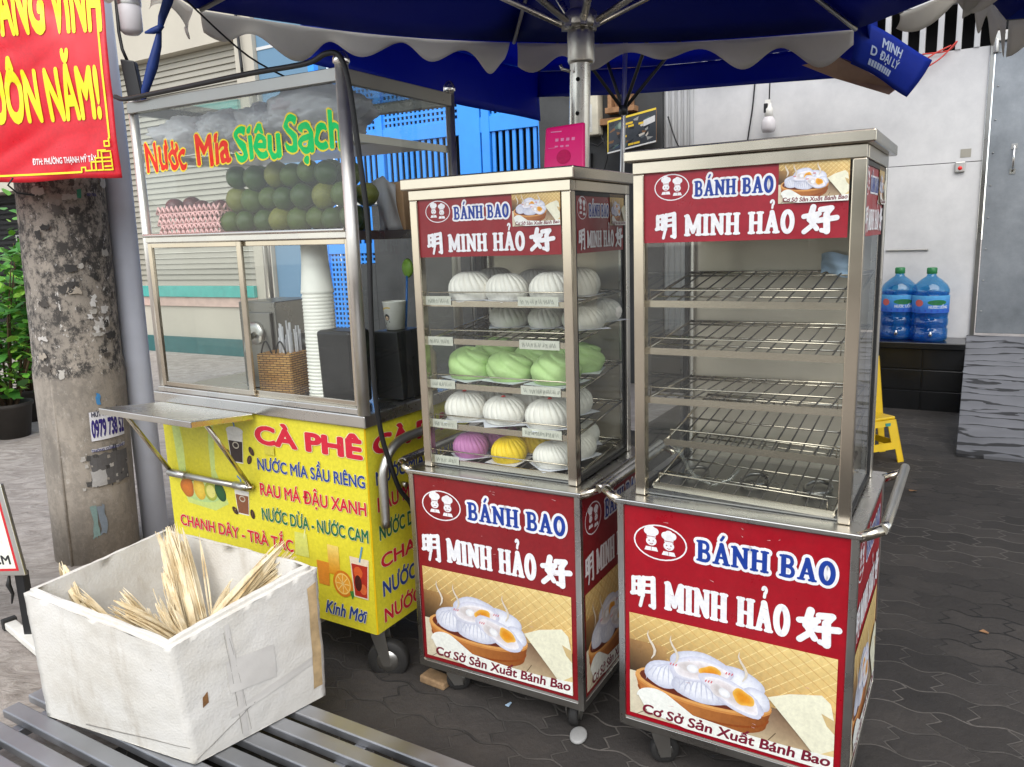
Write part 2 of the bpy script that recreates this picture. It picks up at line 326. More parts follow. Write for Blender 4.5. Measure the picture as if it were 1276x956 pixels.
# ------------------------------------------------------------------ flat printing: one mesh of thin ink layers
_gc = {}
def glyphs(text, bold=0, shear=0):
    key = (text, bold, shear)
    if key not in _gc and any(c in HORN for c in text):       # the horned O: plain O plus a small hook, so that its bowl stays open
        plain_ = ''.join(HORN.get(c, c) for c in text); vs, fs = glyphs(plain_, bold, shear); vs, fs = list(vs), list(fs)
        for i, c in enumerate(text):
            if c in HORN:
                x = max(p[0] for p in glyphs(plain_[:i]+('O' if c.isupper() else 'o'), bold, 0)[0]); y = .72 if c.isupper() else .53; o = len(vs); kx = shear*(y-.05)
                for dx, dy in ((-.13,-.08),(-.02,-.10),(.055,-.03),(.075,.07),(.0,.08),(-.01,.0),(-.06,-.03)): vs.append((x+dx+kx, y+dy))
                fs += [(o,o+1,o+6),(o+1,o+5,o+6),(o+1,o+2,o+5),(o+2,o+3,o+4),(o+2,o+4,o+5)]
        _gc[key] = (vs, fs)
    if key not in _gc:
        cu = bpy.data.curves.new('t', 'FONT'); cu.body = text; cu.size = 1; cu.offset = bold; cu.shear = shear; cu.resolution_u = 4; cu.fill_mode = 'FRONT'
        o = bpy.data.objects.new('t', cu); SC.collection.objects.link(o)
        dg = bpy.context.evaluated_depsgraph_get(); me = o.evaluated_get(dg).to_mesh()
        _gc[key] = ([(v.co.x, v.co.y) for v in me.vertices], [tuple(p.vertices) for p in me.polygons])
        o.evaluated_get(dg).to_mesh_clear(); bpy.data.objects.remove(o); bpy.data.curves.remove(cu)
    return _gc[key]
HORN = {'Ơ':'O','Ớ':'Ó','Ờ':'Ò','Ở':'Ỏ','Ợ':'Ọ','ơ':'o','ớ':'ó','ờ':'ò','ở':'ỏ','ợ':'ọ'}
CAP = .72
EPS = .00006
class Sheet:
    """2D drawing in (s,t); every shape goes on its own thin layer above the last"""
    def __init__(s): s.v = []; s.f = []; s.c = []; s.z = 0.0; s.clip = None
    def layer(s, d=EPS): s.z += d
    def raw(s, pts, faces, col, dz=0):
        o = len(s.v); s.v += [(p[0], p[1], s.z+dz) for p in pts]
        many = isinstance(col, list); col = [lin(c) for c in col] if many else lin(col)
        for f in faces: s.f.append([i+o for i in f]); s.c.append([col[i] for i in f] if many else col)
    def poly(s, pts, col, nl=True):
        if nl: s.layer()
        if s.clip: pts = clip_poly(pts, s.clip)
        if len(pts) < 3: return
        s.raw(pts, [tuple(t) for t in tessellate_polygon([[V((p[0],p[1],0)) for p in pts]])], col)
    def rect(s, a, b, c, d, col, nl=True): s.poly([(a,b),(c,b),(c,d),(a,d)], col, nl)
    def grad(s, a, b, c, d, cols, nl=True):      # cols: bl, br, tr, tl
        if nl: s.layer()
        n = 8; pts = []; cc = []
        for j in range(n+1):
            for i in range(n+1):
                u, v = i/n, j/n; pts.append((a+(c-a)*u, b+(d-b)*v))
                cc.append(tuple((cols[0][k]*(1-u)+cols[1][k]*u)*(1-v)+(cols[3][k]*(1-u)+cols[2][k]*u)*v for k in range(3)))
        s.raw(pts, [(j*(n+1)+i, j*(n+1)+i+1, (j+1)*(n+1)+i+1, (j+1)*(n+1)+i) for j in range(n) for i in range(n)], cc)
    def ell(s, cx, cy, rx, ry, col, edge=None, rot=0, n=28, nl=True, a0=0, a1=2*pi, wob=0):
        if nl: s.layer()
        def P(k, a): 
            q = k*(1+wob*sin(3*a+cx*90)+wob*.6*sin(5*a+cy*70)); x, y = rx*q*cos(a), ry*q*sin(a); return (cx+x*cos(rot)-y*sin(rot), cy+x*sin(rot)+y*cos(rot))
        rings = [.5, .8, 1] if edge else [1]; pts = [(cx, cy)]; cols = [col]
        for k in rings:
            for i in range(n): pts.append(P(k, a0+(a1-a0)*i/n)); cols.append(tuple(col[j]+(edge[j]-col[j])*k**2.5 for j in range(3)) if edge else col)
        if s.clip: pts = [(min(max(p[0],s.clip[0]),s.clip[2]), min(max(p[1],s.clip[1]),s.clip[3])) for p in pts]
        fs = [(0, 1+i, 1+(i+1)%n) for i in range(n)]
        for r in range(len(rings)-1): fs += [(1+r*n+i, 1+(r+1)*n+i, 1+(r+1)*n+(i+1)%n, 1+r*n+(i+1)%n) for i in range(n)]
        s.raw(pts, fs, cols)
    def ribbon(s, pts, wd, col, closed=False, nl=True, dz=0, caps=True):
        if nl: s.layer()
        k = len(pts); ws = wd if isinstance(wd, (list, tuple)) else [wd]*k; out = []
        for i in range(k):
            a = V(pts[i-1] if (i or closed) else pts[i]); b = V(pts[(i+1)%k] if (i < k-1 or closed) else pts[i])
            d = (b-a).normalized(); n_ = V((-d.y, d.x)); p = V(pts[i]); out += [p+n_*ws[i]/2, p-n_*ws[i]/2]
        if s.clip: out = [(min(max(p[0],s.clip[0]),s.clip[2]), min(max(p[1],s.clip[1]),s.clip[3])) for p in out]
        s.raw(out, [(2*i, 2*i+1, 2*((i+1)%k)+1, 2*((i+1)%k)) for i in range(k if closed else k-1)], col, dz)
    def caps(s, p, q, wd, col, dz, n=6):                   # one straight round-ended stroke
        p, q = V(p), V(q); d = (q-p); d = d.normalized() if d.length > 1e-9 else V((1,0)); a = atan2(d.y, d.x); pts = []
        for i in range(n+1): t = a+pi/2+pi*i/n; pts.append((p.x+cos(t)*wd/2, p.y+sin(t)*wd/2))
        for i in range(n+1): t = a-pi/2+pi*i/n; pts.append((q.x+cos(t)*wd/2, q.y+sin(t)*wd/2))
        s.raw(pts, [tuple(range(len(pts)))], col, dz)
    def text(s, txt, s0, t0, s1, t1, col, bold=.02, outline=None, ow=.03, shear=0, warp=None, nl=True):
        base, bf = glyphs(txt, 0, shear); x0 = min(p[0] for p in base); x1 = max(p[0] for p in base)
        sx = (s1-s0)/(x1-x0); sy = (t1-t0)/CAP
        for b, cc in (([(bold+ow, outline)] if outline else [])+[(bold, col)]):
            if nl: s.layer()
            vs, fs = base, bf; dz = 0
            for q in range(9 if b > .012 else 5 if b > 0 else 1):
                ox, oy = (0, 0) if q == 0 else (b*cos(q*pi/4 if b > .012 else q*pi/2), b*.9*sin(q*pi/4 if b > .012 else q*pi/2))
                pts = [(s0+(p[0]+ox-x0)*sx, t0+(p[1]+oy)*sy) for p in vs]
                if warp: pts = [warp(*p) for p in pts]
                s.raw(pts, fs, cc, dz); dz += .000012
            s.z += dz
    def build(s, name, parent, Mx, mat='vinyl', back=None):
        me = bpy.data.meshes.new(name); me.from_pydata([tuple(Mx @ V(p)) for p in s.v], [], s.f)
        at = me.color_attributes.new('ink', 'FLOAT_COLOR', 'CORNER'); i = 0
        for f, c in zip(s.f, s.c):
            for k in range(len(f)): at.data[i].color = (*(c[k] if isinstance(c, list) else c), 1); i += 1
        me.materials.append(MT[mat]); me.update(); o = bpy.data.objects.new(name, me); SC.collection.objects.link(o); o.parent = parent
        return o
def clip_poly(pts, c):
    for ax, lim, sg in ((0,c[0],1),(0,c[2],-1),(1,c[1],1),(1,c[3],-1)):
        out = []
        for i in range(len(pts)):
            a, b = pts[i-1], pts[i]; da, db = sg*(a[ax]-lim), sg*(b[ax]-lim)
            if (da >= 0) != (db >= 0): t = da/(da-db); out.append((a[0]+(b[0]-a[0])*t, a[1]+(b[1]-a[1])*t))
            if db >= 0: out.append(b)
        pts = out
        if not pts: return []
    return pts
def arc(cx, cy, rx, ry, a0, a1, n=10): return [(cx+rx*cos(rad(a0+(a1-a0)*i/n)), cy+ry*sin(rad(a0+(a1-a0)*i/n))) for i in range(n+1)]
# slab-serif letters drawn as strokes in a unit box: ('l', p, q, weight) or ('a', points, weight); advance width first
T, H_ = .25, .13
SLAB = {
 'M': (1.2, [('l',(.17,.1),(.17,.92),T),('l',(1.03,.1),(1.03,.92),T),('l',(.2,.92),(.6,.2),T*.9),('l',(1.0,.92),(.6,.2),T*.9),('l',(.02,.07),(.34,.07),H_),('l',(.86,.07),(1.18,.07),H_),('l',(.02,.93),(.24,.93),H_),('l',(.96,.93),(1.18,.93),H_)]),
 'I': (.46, [('l',(.23,.1),(.23,.9),T),('l',(.04,.07),(.42,.07),H_),('l',(.04,.93),(.42,.93),H_)]),
 'N': (.98, [('l',(.18,.1),(.18,.9),T*.85),('l',(.8,.1),(.8,.9),T*.85),('l',(.18,.9),(.8,.12),T),('l',(.03,.07),(.33,.07),H_),('l',(.66,.93),(.95,.93),H_),('l',(.02,.93),(.25,.93),H_)]),
 'H': (.98, [('l',(.2,.1),(.2,.9),T),('l',(.78,.1),(.78,.9),T),('l',(.2,.5),(.78,.5),H_*1.1)]+[('l',(x-.17,y),(x+.17,y),H_) for x in (.2,.78) for y in (.07,.93)]),
 'A': (.98, [('l',(.49,.93),(.19,.1),T*.8),('l',(.49,.93),(.79,.1),T),('l',(.3,.34),(.7,.34),H_),('l',(.03,.07),(.33,.07),H_),('l',(.62,.07),(.95,.07),H_)]),
 'O': (.88, [('a',arc(.44,.5,.31,.43,0,360,28),T*.98)]),
 'B': (.86, [('l',(.2,.1),(.2,.9),T),('l',(.03,.07),(.4,.07),H_),('l',(.03,.93),(.4,.93),H_),('a',[(.3,.93),(.46,.92)]+arc(.46,.72,.2,.2,80,-80,9)+[(.3,.51)],T*.72),('a',[(.3,.5),(.48,.5)]+arc(.48,.28,.24,.21,80,-80,9)+[(.3,.07)],T*.76)]),
 ' ': (.42, []),
}
def slab(S, txt, s0, t0, s1, t1, col, extra=0.0, nl=True, acc=None):
    """acc: {letter index: 'acute'|'hook'}"""
    if nl: S.layer()
    wtot = sum(SLAB[c][0] for c in txt)+.11*(len(txt)-1); kx = (s1-s0)/wtot; ky = t1-t0; x = 0; acc = acc or {}
    mw = sqrt(kx*ky)
    for i, c in enumerate(txt):
        adv, st = SLAB[c]; st = list(st)
        if acc.get(i) == 'acute': st.append(('l',(.47,1.14),(.6,1.3),.15))
        if acc.get(i) == 'hook': st += [('a',arc(.5,1.34,.1,.1,170,-60,9),.1),('l',(.53,1.25),(.5,1.12),.1)]
        P = lambda p: (s0+(x+p[0])*kx, t0+p[1]*ky); dz = 0
        for q in st:
            dz += .00002
            if q[0] == 'l': S.caps(P(q[1]), P(q[2]), q[3]*mw*.95+extra, col, dz)
            else:
                pts = [P(p) for p in q[1]]; cl = V(pts[0]).to_2d().copy(); closed = (V(pts[0])-V(pts[-1])).length < 1e-6
                if closed: pts = pts[:-1]
                S.ribbon(pts, q[2]*mw*.95+extra, col, closed, False, dz)
                if not closed:
                    for e in (pts[0], pts[-1]): S.caps(e, e, q[2]*mw*.95+extra, col, dz+.00001)
        x += adv+.11
    S.z += .0003
BRUSH = {
 'bright': [[(.08,.92),(.08,.45),.1],[(.08,.9),(.34,.95),.09],[(.34,.95),(.32,.42),.1],[(.1,.7),(.33,.73),.08],[(.02,.42),(.36,.5),.1],[(.5,.97),(.46,.4),.1],[(.46,.4),(.36,.06),.08],[(.5,.95),(.88,1.0),.1],[(.88,1.0),(.9,.1),.12],[(.9,.1),(.76,.12),.08],[(.5,.74),(.86,.78),.08],[(.5,.53),(.86,.57),.08]],
 'good': [[(.3,.98),(.2,.55),.12],[(.2,.55),(.42,.22),.1],[(.02,.66),(.48,.74),.1],[(.44,.74),(.3,.36),.1],[(.3,.36),(.04,.12),.1],[(.52,.88),(.84,.92),.11],[(.84,.92),(.68,.68),.1],[(.7,.7),(.72,.12),.13],[(.72,.12),(.56,.16),.09],[(.46,.5),(1.0,.58),.11]],
}
def brush(S, key, s0, t0, s1, t1, col):
    S.layer(); dz = 0
    for p, q, wd in BRUSH[key]:
        wd *= 1.3; dz += .00002; S.caps((s0+p[0]*(s1-s0), t0+p[1]*(t1-t0)), (s0+q[0]*(s1-s0), t0+q[1]*(t1-t0)), wd*1.35*min(s1-s0, t1-t0), col, dz)
WHITE = (238,238,240); RED = (172,16,36); BLUE = (24,60,150); MAROON = (118,24,48)
def chefs(S, cx, cy, rx, ry, red):
    """two little cooks in tall hats inside an oval ring"""
    S.ell(cx, cy, rx, ry, WHITE); S.ell(cx, cy, rx*.945, ry*.925, red)
    for k, dy in ((-1, .06), (1, -.06)):
        x = cx+k*rx*.33; y = cy+dy*ry
        S.layer()
        for a, b, r in ((-.13,.52,.15),(.13,.52,.15),(0,.6,.16)): S.z += .00002; S.ell(x+a*rx, y+b*ry, r*rx, r*rx*.95, WHITE, nl=False, n=16)
        S.rect(x-.17*rx, y+.16*ry, x+.17*rx, y+.52*ry, WHITE); S.rect(x-.17*rx, y+.2*ry, x+.17*rx, y+.24*ry, red)
        S.ell(x, y-.04*ry, .2*rx, .17*rx, WHITE, n=18)
        for e in (-.08,.08): S.ell(x+e*rx, y-.02*ry, .03*rx, .045*ry, red, n=10, nl=False, )
        S.ribbon([(x-.07*rx,y-.17*ry),(x,y-.21*ry),(x+.07*rx,y-.17*ry)], .025*rx, red)
        S.poly([(x-.26*rx,y-.58*ry),(x-.2*rx,y-.36*ry),(x+.2*rx,y-.36*ry),(x+.26*rx,y-.58*ry)], WHITE)
        S.ribbon([(x,y-.36*ry),(x,y-.56*ry)], .02*rx, red)
def bun_picture(S, s0, t0, s1, t1, k=1.0, cap=True):
    """poster picture: a bamboo steamer of buns with halved egg, woven mat behind, cream cloth, ribbon of text"""
    W_, H = s1-s0, t1-t0; P = lambda x, y: (s0+x*W_, t0+y*H); S.clip = (s0,t0,s1,t1)
    S.grad(s0, t0+.42*H, s1, t1, [(120,86,52),(222,184,116),(232,206,138),(224,192,122)])
    for q in (0, 1):
        S.layer()
        for i in range(-8, 18):
            a, b = (i/14, 1.0), (i/14+(.42 if q else -.42), .42)
            pa, pb = P(*a), P(*b)
            pts = [(pa[0],pa[1]),(pb[0],pb[1]),(pb[0]+.0035*k,pb[1]),(pa[0]+.0035*k,pa[1])]; S.poly(pts, (208,166,98) if q else (240,218,156), False)
    S.grad(*P(0,.3), *P(.2,.74), [(26,20,18),(74,50,34),(196,156,98),(150,112,70)])
    S.grad(*P(0,0), *P(1,.43), [(214,204,178),(210,190,150),(84,52,34),(226,216,190)])
    for x0, dd in ((.04,.16),(.3,.05),(.66,.08)): S.ribbon([P(x0,0),P(x0+dd,.2)], .0025*k, (96,78,58))
    # steamer
    cx, cy_, rx, ry = .375, .41, .345, .15
    body = [P(cx+rx*cos(a), cy_+ry*sin(a)) for a in [pi+pi*i/20 for i in range(21)]]
    body = [P(cx-rx,cy_)]+[P(cx+rx*.93*cos(a), cy_-.16+ry*1.1*sin(a)) for a in [pi+pi*i/20 for i in range(21)]]+[P(cx+rx,cy_)]
    for i in range(20):                               # the bamboo wall, lighter on the left
        a0_, a1_ = pi+pi*i/20, pi+pi*(i+1)/20; f = i/19; cc = tuple(int(a_*(1-f)+b_*f) for a_, b_ in zip((214,146,78),(132,70,32))) if f > .25 else tuple(int(a_*(1-f*4)+b_*f*4) for a_, b_ in zip((168,98,48),(204,136,72)))
        S.poly([P(cx+rx*cos(a0_), cy_+ry*.8*sin(a0_)), P(cx+rx*cos(a1_), cy_+ry*.8*sin(a1_)), P(cx+rx*.93*cos(a1_), cy_-.17+ry*1.1*sin(a1_)), P(cx+rx*.93*cos(a0_), cy_-.17+ry*1.1*sin(a0_))], cc, i == 0)
    S.ribbon([P(cx+rx*.95*cos(a), cy_-.11+ry*1.1*sin(a)) for a in [pi+pi*i/24 for i in range(25)]], .006*k, (142,72,30))
    S.ell(*P(cx,cy_-.02), rx*W_, ry*H, (196,122,58), (206,140,74)); S.ell(*P(cx,cy_), rx*W_, ry*H, (214,150,82), (222,164,96)); S.ell(*P(cx,cy_+.005), rx*.93*W_, ry*.87*H, (84,32,26), (110,52,34))
    bl, sh = (244,246,252), (196,200,218)
    for x, y, a, b, r in ((.55,.58,.14,.13,-.2),(.64,.46,.075,.10,-.3),(.20,.48,.12,.135,.2),(.36,.64,.15,.13,.1),(.38,.43,.155,.145,0),(.56,.41,.13,.10,-.3)): S.ell(*P(x,y), a*W_, b*H, bl, sh, r, wob=.035)
    for x, y in ((.21,.5),(.38,.45)):
        for i in range(-4, 5): S.ribbon([P(x,y+.09),P(x+i*.02,y+.03),P(x+i*.028,y-.05),P(x+i*.03,y-.12)], [.001*k,.0035*k,.003*k,.001*k], (202,206,224))
    for x, y, r in ((.37,.60,.15),(.53,.45,-.42)):
        S.ell(*P(x,y), .165*W_, .12*H, (252,252,255), (206,208,226), r, wob=.06); S.ell(*P(x+.005,y-.004), .14*W_, .088*H, (216,206,206), (248,246,250), r, wob=.05)
        S.ell(*P(x-.06,y+.005), .05*W_, .055*H, (206,198,196), (232,228,230), r, wob=.08); S.ell(*P(x-.035,y+.0), .03*W_, .04*H, (250,250,250), (226,228,234), r)
        S.ell(*P(x+.055,y+.0), .055*W_, .068*H, (222,140,28), (244,196,92), r, wob=.08)
    for x, y in ((.22,.585),(.40,.51),(.5,.63)): 
        for i in range(3): S.ribbon([P(x+i*.014,y),P(x+i*.014+.006,y+.022)], .003*k, (214,96,110))
    for x in (.12,.24,.58): S.ribbon([P(x+.02*sin(i*.9),.6+i*.045) for i in range(7)], [.002*k,.006*k,.008*k,.007*k,.006*k,.004*k,.001*k], (222,212,196))
    # cloth
    S.poly([P(.70,.52),P(.80,.60),P(.94,.66),P(.98,.60),P(1.0,.42),P(1.0,.02),P(.96,.02),P(.86,.22)], (236,234,208)); S.poly([P(.94,.5),P(1,.46),P(1,.34),P(.965,.4)], (206,180,128)); S.poly([P(.93,.12),P(1,.2),P(1,.0),P(.96,.02)], (226,202,146))
    # lettered band
    if cap:
        band = [P(.05,.2)]+[P(.14+.1*cos(a), .2+.11*sin(a)) for a in [pi-pi*i/12*.75 for i in range(13)]]+[P(.34,.15),P(.6,.12),P(.8,.12),P(1,.14),P(1,0),P(.8,-.02),P(.3,.0),P(.1,.06)]
        S.poly(band, (238,240,232))
        wp = lambda x, y: (x, y+.02*H*((x-s0-.5*W_)/W_*2)**2)
        S.text('Cơ Sở Sản Xuất Bánh Bao', *P(.075,.025), *P(.985,.12), MAROON, .03, shear=.14, warp=wp)
    S.clip = None

# ------------------------------------------------------------------ street frame
A0 = rad(-31); EX = V((cos(A0), sin(A0), 0)); EY = V((-sin(A0), cos(A0), 0)); W0 = V((3.57121, 6.55991, 0))
FR = M.Translation(W0) @ M.Rotation(A0, 4, 'Z')          # facade frame: s along the row, +y behind it, z up
def G(a, b, name, mat, parent, bevel=.003): 
    mb = MB(); mb.box(a, b); return mb.build(name, mat, parent, bevel)

# ================================================================== THE SETTING
mb = MB(); mb.add([(-60,-60,0),(60,-60,0),(60,60,0),(-60,60,0)], [(0,1,2,3)]); structure(mb.build('ground', 'stamped_concrete'))
def yd(u, v): p = V((-1.0,2.0,0))+EX*u+EY*v; return (p.x, p.y, .004)
mb = MB(); mb.add([yd(-.35,-3.2), yd(9,-3.2), yd(9,7.2), yd(-.35,7.2)], [(0,1,2,3)]); structure(mb.build('paved_yard', 'pavers'))

def facade(name, label, cat): 
    o = thing(name, label, cat, W0, A0); return o
# shuttered house at the far left of the row
ho = facade('shuttered_house', 'beige house with a grey roller shutter and a turquoise ledge, behind the drinks cart', 'house')
mb = MB()
mb.box((-13.2,0,0),(-11.0,.3,7)); mb.box((-11.0,0,4.2),(-8.2,.3,7)); mb.box((-8.2,0,0),(-7.86,.3,7)); mb.box((-11.0,.0,0),(-8.2,.3,1.0))
mb.build('wall', 'beige_wall', ho)
mb = MB()
for i in range(40):
    z = 1.0+i*.08; mb.hexa([(-11,.14,z),(-8.2,.14,z),(-8.2,.2,z),(-11,.2,z),(-11,.165,z+.077),(-8.2,.165,z+.077),(-8.2,.2,z+.077),(-11,.2,z+.077)])
mb.build('roller_shutter', 'shutter_grey', ho)
G((-11.0,-.06,.84),(-8.2,-.003,1.0), 'ledge', 'teal', ho); G((-11.0,-.03,.7),(-8.2,-.003,.837), 'ledge_band', 'pinkish', ho); G((-13.2,-.05,0),(-7.9,-.003,.24), 'plinth', 'teal_dark', ho)
h2 = facade('blue_grey_house', 'narrow blue grey house wall with a white groove between the shutter and the blue gate', 'house')
G((-7.85,.06,0),(-6.9,.3,7), 'wall', 'bluegrey_wall', h2); G((-7.85,.05,4.0),(-7.3,.057,4.04), 'groove', 'wall_white', h2)
# blue gate with punched panels
gt = facade('blue_gate', 'bright blue metal gate with punched square panels over vertical bars', 'gate')
mb = MB()
for s in (-6.9,-5.9,-4.72,-4.42,-3.72): mb.box((s,-.03,0),(s+(.28 if s == -4.72 else .1),.05,3.7))
for z, hh in ((2.66,.16),(1.4,.12),(.05,.12),(3.5,.1)): mb.box((-6.8,-.022,z),(-3.72,.04,z+hh))
mb.build('frame', 'blue_paint', gt, .004)
for nm, (za, zb) in (('punched_panel',(2.82,3.5)),('punched_panel',(.17,1.4))):
    for sa, sb in ((-6.8,-5.9),(-5.8,-4.72),(-4.42,-3.72)):
        mb = MB(); st = .062; ns = int((sb-sa)/st); nz = int((zb-za)/st)
        for i in range(ns+1): mb.box((sa+i*st-.014+.012,.0,za),(sa+i*st+.014+.012,.012,zb))
        for j in range(nz+1): mb.box((sa,-.002,za+j*st-.014+.01),(sb,.010,za+j*st+.014+.01))
        mb.build(nm, 'blue_paint', gt)
mb = MB()
for sa, sb in ((-6.8,-5.9),(-5.8,-4.72),(-4.42,-3.72)):
    n = int((sb-sa)/.085)
    for i in range(n): mb.box((sa+.03+i*.085,0,1.52),(sa+.07+i*.085,.02,2.66))
mb.build('bars', 'blue_paint', gt)
G((-6.9,.32,0),(-3.7,.4,3.7), 'backing', 'dark_gap', gt)
# dark pillar
pl = facade('dark_pillar', 'sooty dark grey masonry pillar between the blue gate and the white wall', 'pillar')
G((-3.7,-.05,0),(-2.36,.35,7), 'shaft', 'dark_wall', pl, .01)
co = facade('pale_post', 'ribbed pale grey metal post at the left edge of the white wall', 'post'); mb = MB()
mb.box((-2.36,.0,0),(-2.06,.3,7))
for i in range(5): mb.tube([(-2.33+i*.06,-.005,0),(-2.33+i*.06,-.005,7)], .022, 8)
mb.build('ribs', 'wall_white', co)
# white wall over the black step
wh = facade('white_wall', 'white panelled wall with a barred opening above and a dark step below', 'wall')
mb = MB(); mb.box((-2.06,0,.57),(.29,.06,1.995)); mb.box((-2.06,0,2.0),(.29,.06,2.865)); mb.build('panel', 'wall_panel', wh, .002)
G((-2.06,.004,1.994),(.29,.05,2.001), 'seam', 'dark_gap', wh, 0)
for i in range(18):
    s = -2.0+i*.128; G((s,-.01,2.865),(s+.042,.05,3.22), 'bar', 'wall_white', wh, .004)
G((-2.06,.35,2.865),(2.2,.4,3.3), 'opening_back', 'dark_gap', wh, 0); G((-2.06,-.02,3.22),(2.2,.06,3.28), 'lintel', 'wall_white', wh); G((-2.06,0,3.28),(2.2,.3,7), 'upper_wall', 'beige_wall', wh)
G((-.37,-.016,1.3),(-.05,-.004,1.312), 'rail', 'steel_dull', wh, .002)
sb_ = facade('black_step', 'black tiled step under the white wall, carrying two water bottles', 'step'); mb = MB()
for i in range(7):
    s0 = -2.36+i*.39
    for (za, zb) in ((.0,.165),(.175,.34),(.35,.515)): mb.box((s0,-.35,za),(min(s0+.38,.27),0,zb))
mb.box((-2.36,-.34,0),(.262,0,.515)); mb.build('riser_tiles', 'black_tile', sb_, .004); G((-2.36,-.38,.517),(.272,.0,.57), 'tread', 'black_tile', sb_, .006)
# steel door, beam, ramp
dr = facade('steel_door', 'tall dull grey steel door with a small pull handle, right of the white wall', 'door')
G((.33,-.03,.62),(1.5,.05,2.93), 'leaf', 'door_steel', dr, .004); mb = MB()
mb.box((.291,-.02,.57),(.322,.06,3.22)); mb.build('jamb', 'steel_dark', dr, .003)
mb = MB(); mb.box((.30,-.06,2.88),(.42,-.031,2.955)); mb.tube([(.33,-.045,2.8),(.33,-.045,2.9)], .02, 10); mb.build('hinge', 'steel_dull', dr, .004)
mb = MB(); mb.tube([(.5,-.03,1.9),(.5,-.075,1.93),(.5,-.08,2.0),(.5,-.075,2.06),(.5,-.03,2.09)], .008, 8); mb.box((.48,-.036,1.88),(.52,-.03,1.92)); mb.box((.48,-.036,2.07),(.52,-.03,2.11)); mb.build('handle', 'chrome', dr)
mb = MB()
for i in range(9):
    for s in (.36, 1.46): mb.lathe([(.008,0),(.006,.004)], 8, (s,-.034,.8+i*.25))
mb.build('rivets', 'steel_dull', dr)
G((1.5,0,.0),(4.5,.3,7), 'side_wall', 'beige_wall', dr)
G((.33,.0,2.96),(1.5,.3,3.22), 'transom', 'dark_gap', dr)
rm = facade('loading_ramp', 'grey ramp board with black wood grain lines, leading up to the steel door', 'ramp')
mb = MB(); mb.hexa([(.27,-1.72,.006),(1.9,-1.72,.006),(1.9,-.02,.5),(.27,-.02,.5),(.27,-1.72,.03),(1.9,-1.72,.03),(1.9,-.02,.6),(.27,-.02,.6)]); mb.build('board', 'ramp_board', rm, .003)
# shopfront behind the plants
sh = facade('dark_shopfront', 'dark open shopfront with pale lettering on its shutter, behind the plants at far left', 'shop')
G((-24,.4,0),(-13.2,.8,7), 'back', 'dark_wall', sh); G((-24,-.1,2.6),(-13.2,.4,7), 'fascia', 'beige_wall', sh); mb = MB()
for i in range(26): mb.box((-24,.2,.2+i*.09),(-13.2,.23,.25+i*.09))
mb.build('slats', 'dark_gap', sh)
S = Sheet(); S.text('ng Lu', 0, 0, .75, .16, (150,150,146), .01); S.build('lettering', sh, M.Translation((-14.5,.19,1.78)) @ M.Rotation(pi/2,4,'X'), 'paper')
# the street behind the camera: what the glass and steel reflect
for k, (x0, x1, hh, wallm, trim) in enumerate(((-20,-5.2,5.0,'beige_wall','teal'),(-5,4.6,5.6,'wall_white','bluegrey_wall'),(4.8,20,4.8,'pinkish','beige_wall'))):
    st = thing('shophouse', ['beige shophouse with a turquoise awning, across the street behind the viewer','white shophouse with grey shutters, across the street behind the viewer','pinkish shophouse with a beige awning, across the street behind the viewer'][k], 'house', (0,-16,0), 0)
    mb = MB(); mb.box((x0,-.5,2.9),(x1,0,hh)); n = 3; wd = (x1-x0)/n
    for i in range(n+1): mb.box((x0+i*wd-(.3 if i == n else 0),-.5,0),(x0+i*wd+(.3 if i < n else 0),0,2.9))
    mb.build('wall', wallm, st)
    for i in range(n):
        mb = MB()
        for j in range(28): mb.box((x0+i*wd+.3,-.3,j*.104),(x0+(i+1)*wd-.3,-.26+.02*(j%2),j*.104+.1))
        mb.build('shutter', 'shutter_grey', st); 
        mb = MB(); mb.box((x0+i*wd+.8,-.02,3.9),(x0+(i+1)*wd-.8,.02,5.2)); mb.build('window', 'black_tile', st)
    mb = MB(); mb.hexa([(x0,0,2.75),(x1,0,2.75),(x1,1.2,2.5),(x0,1.2,2.5),(x0,0,2.8),(x1,0,2.8),(x1,1.2,2.55),(x0,1.2,2.55)]); mb.build('awning', trim, st)

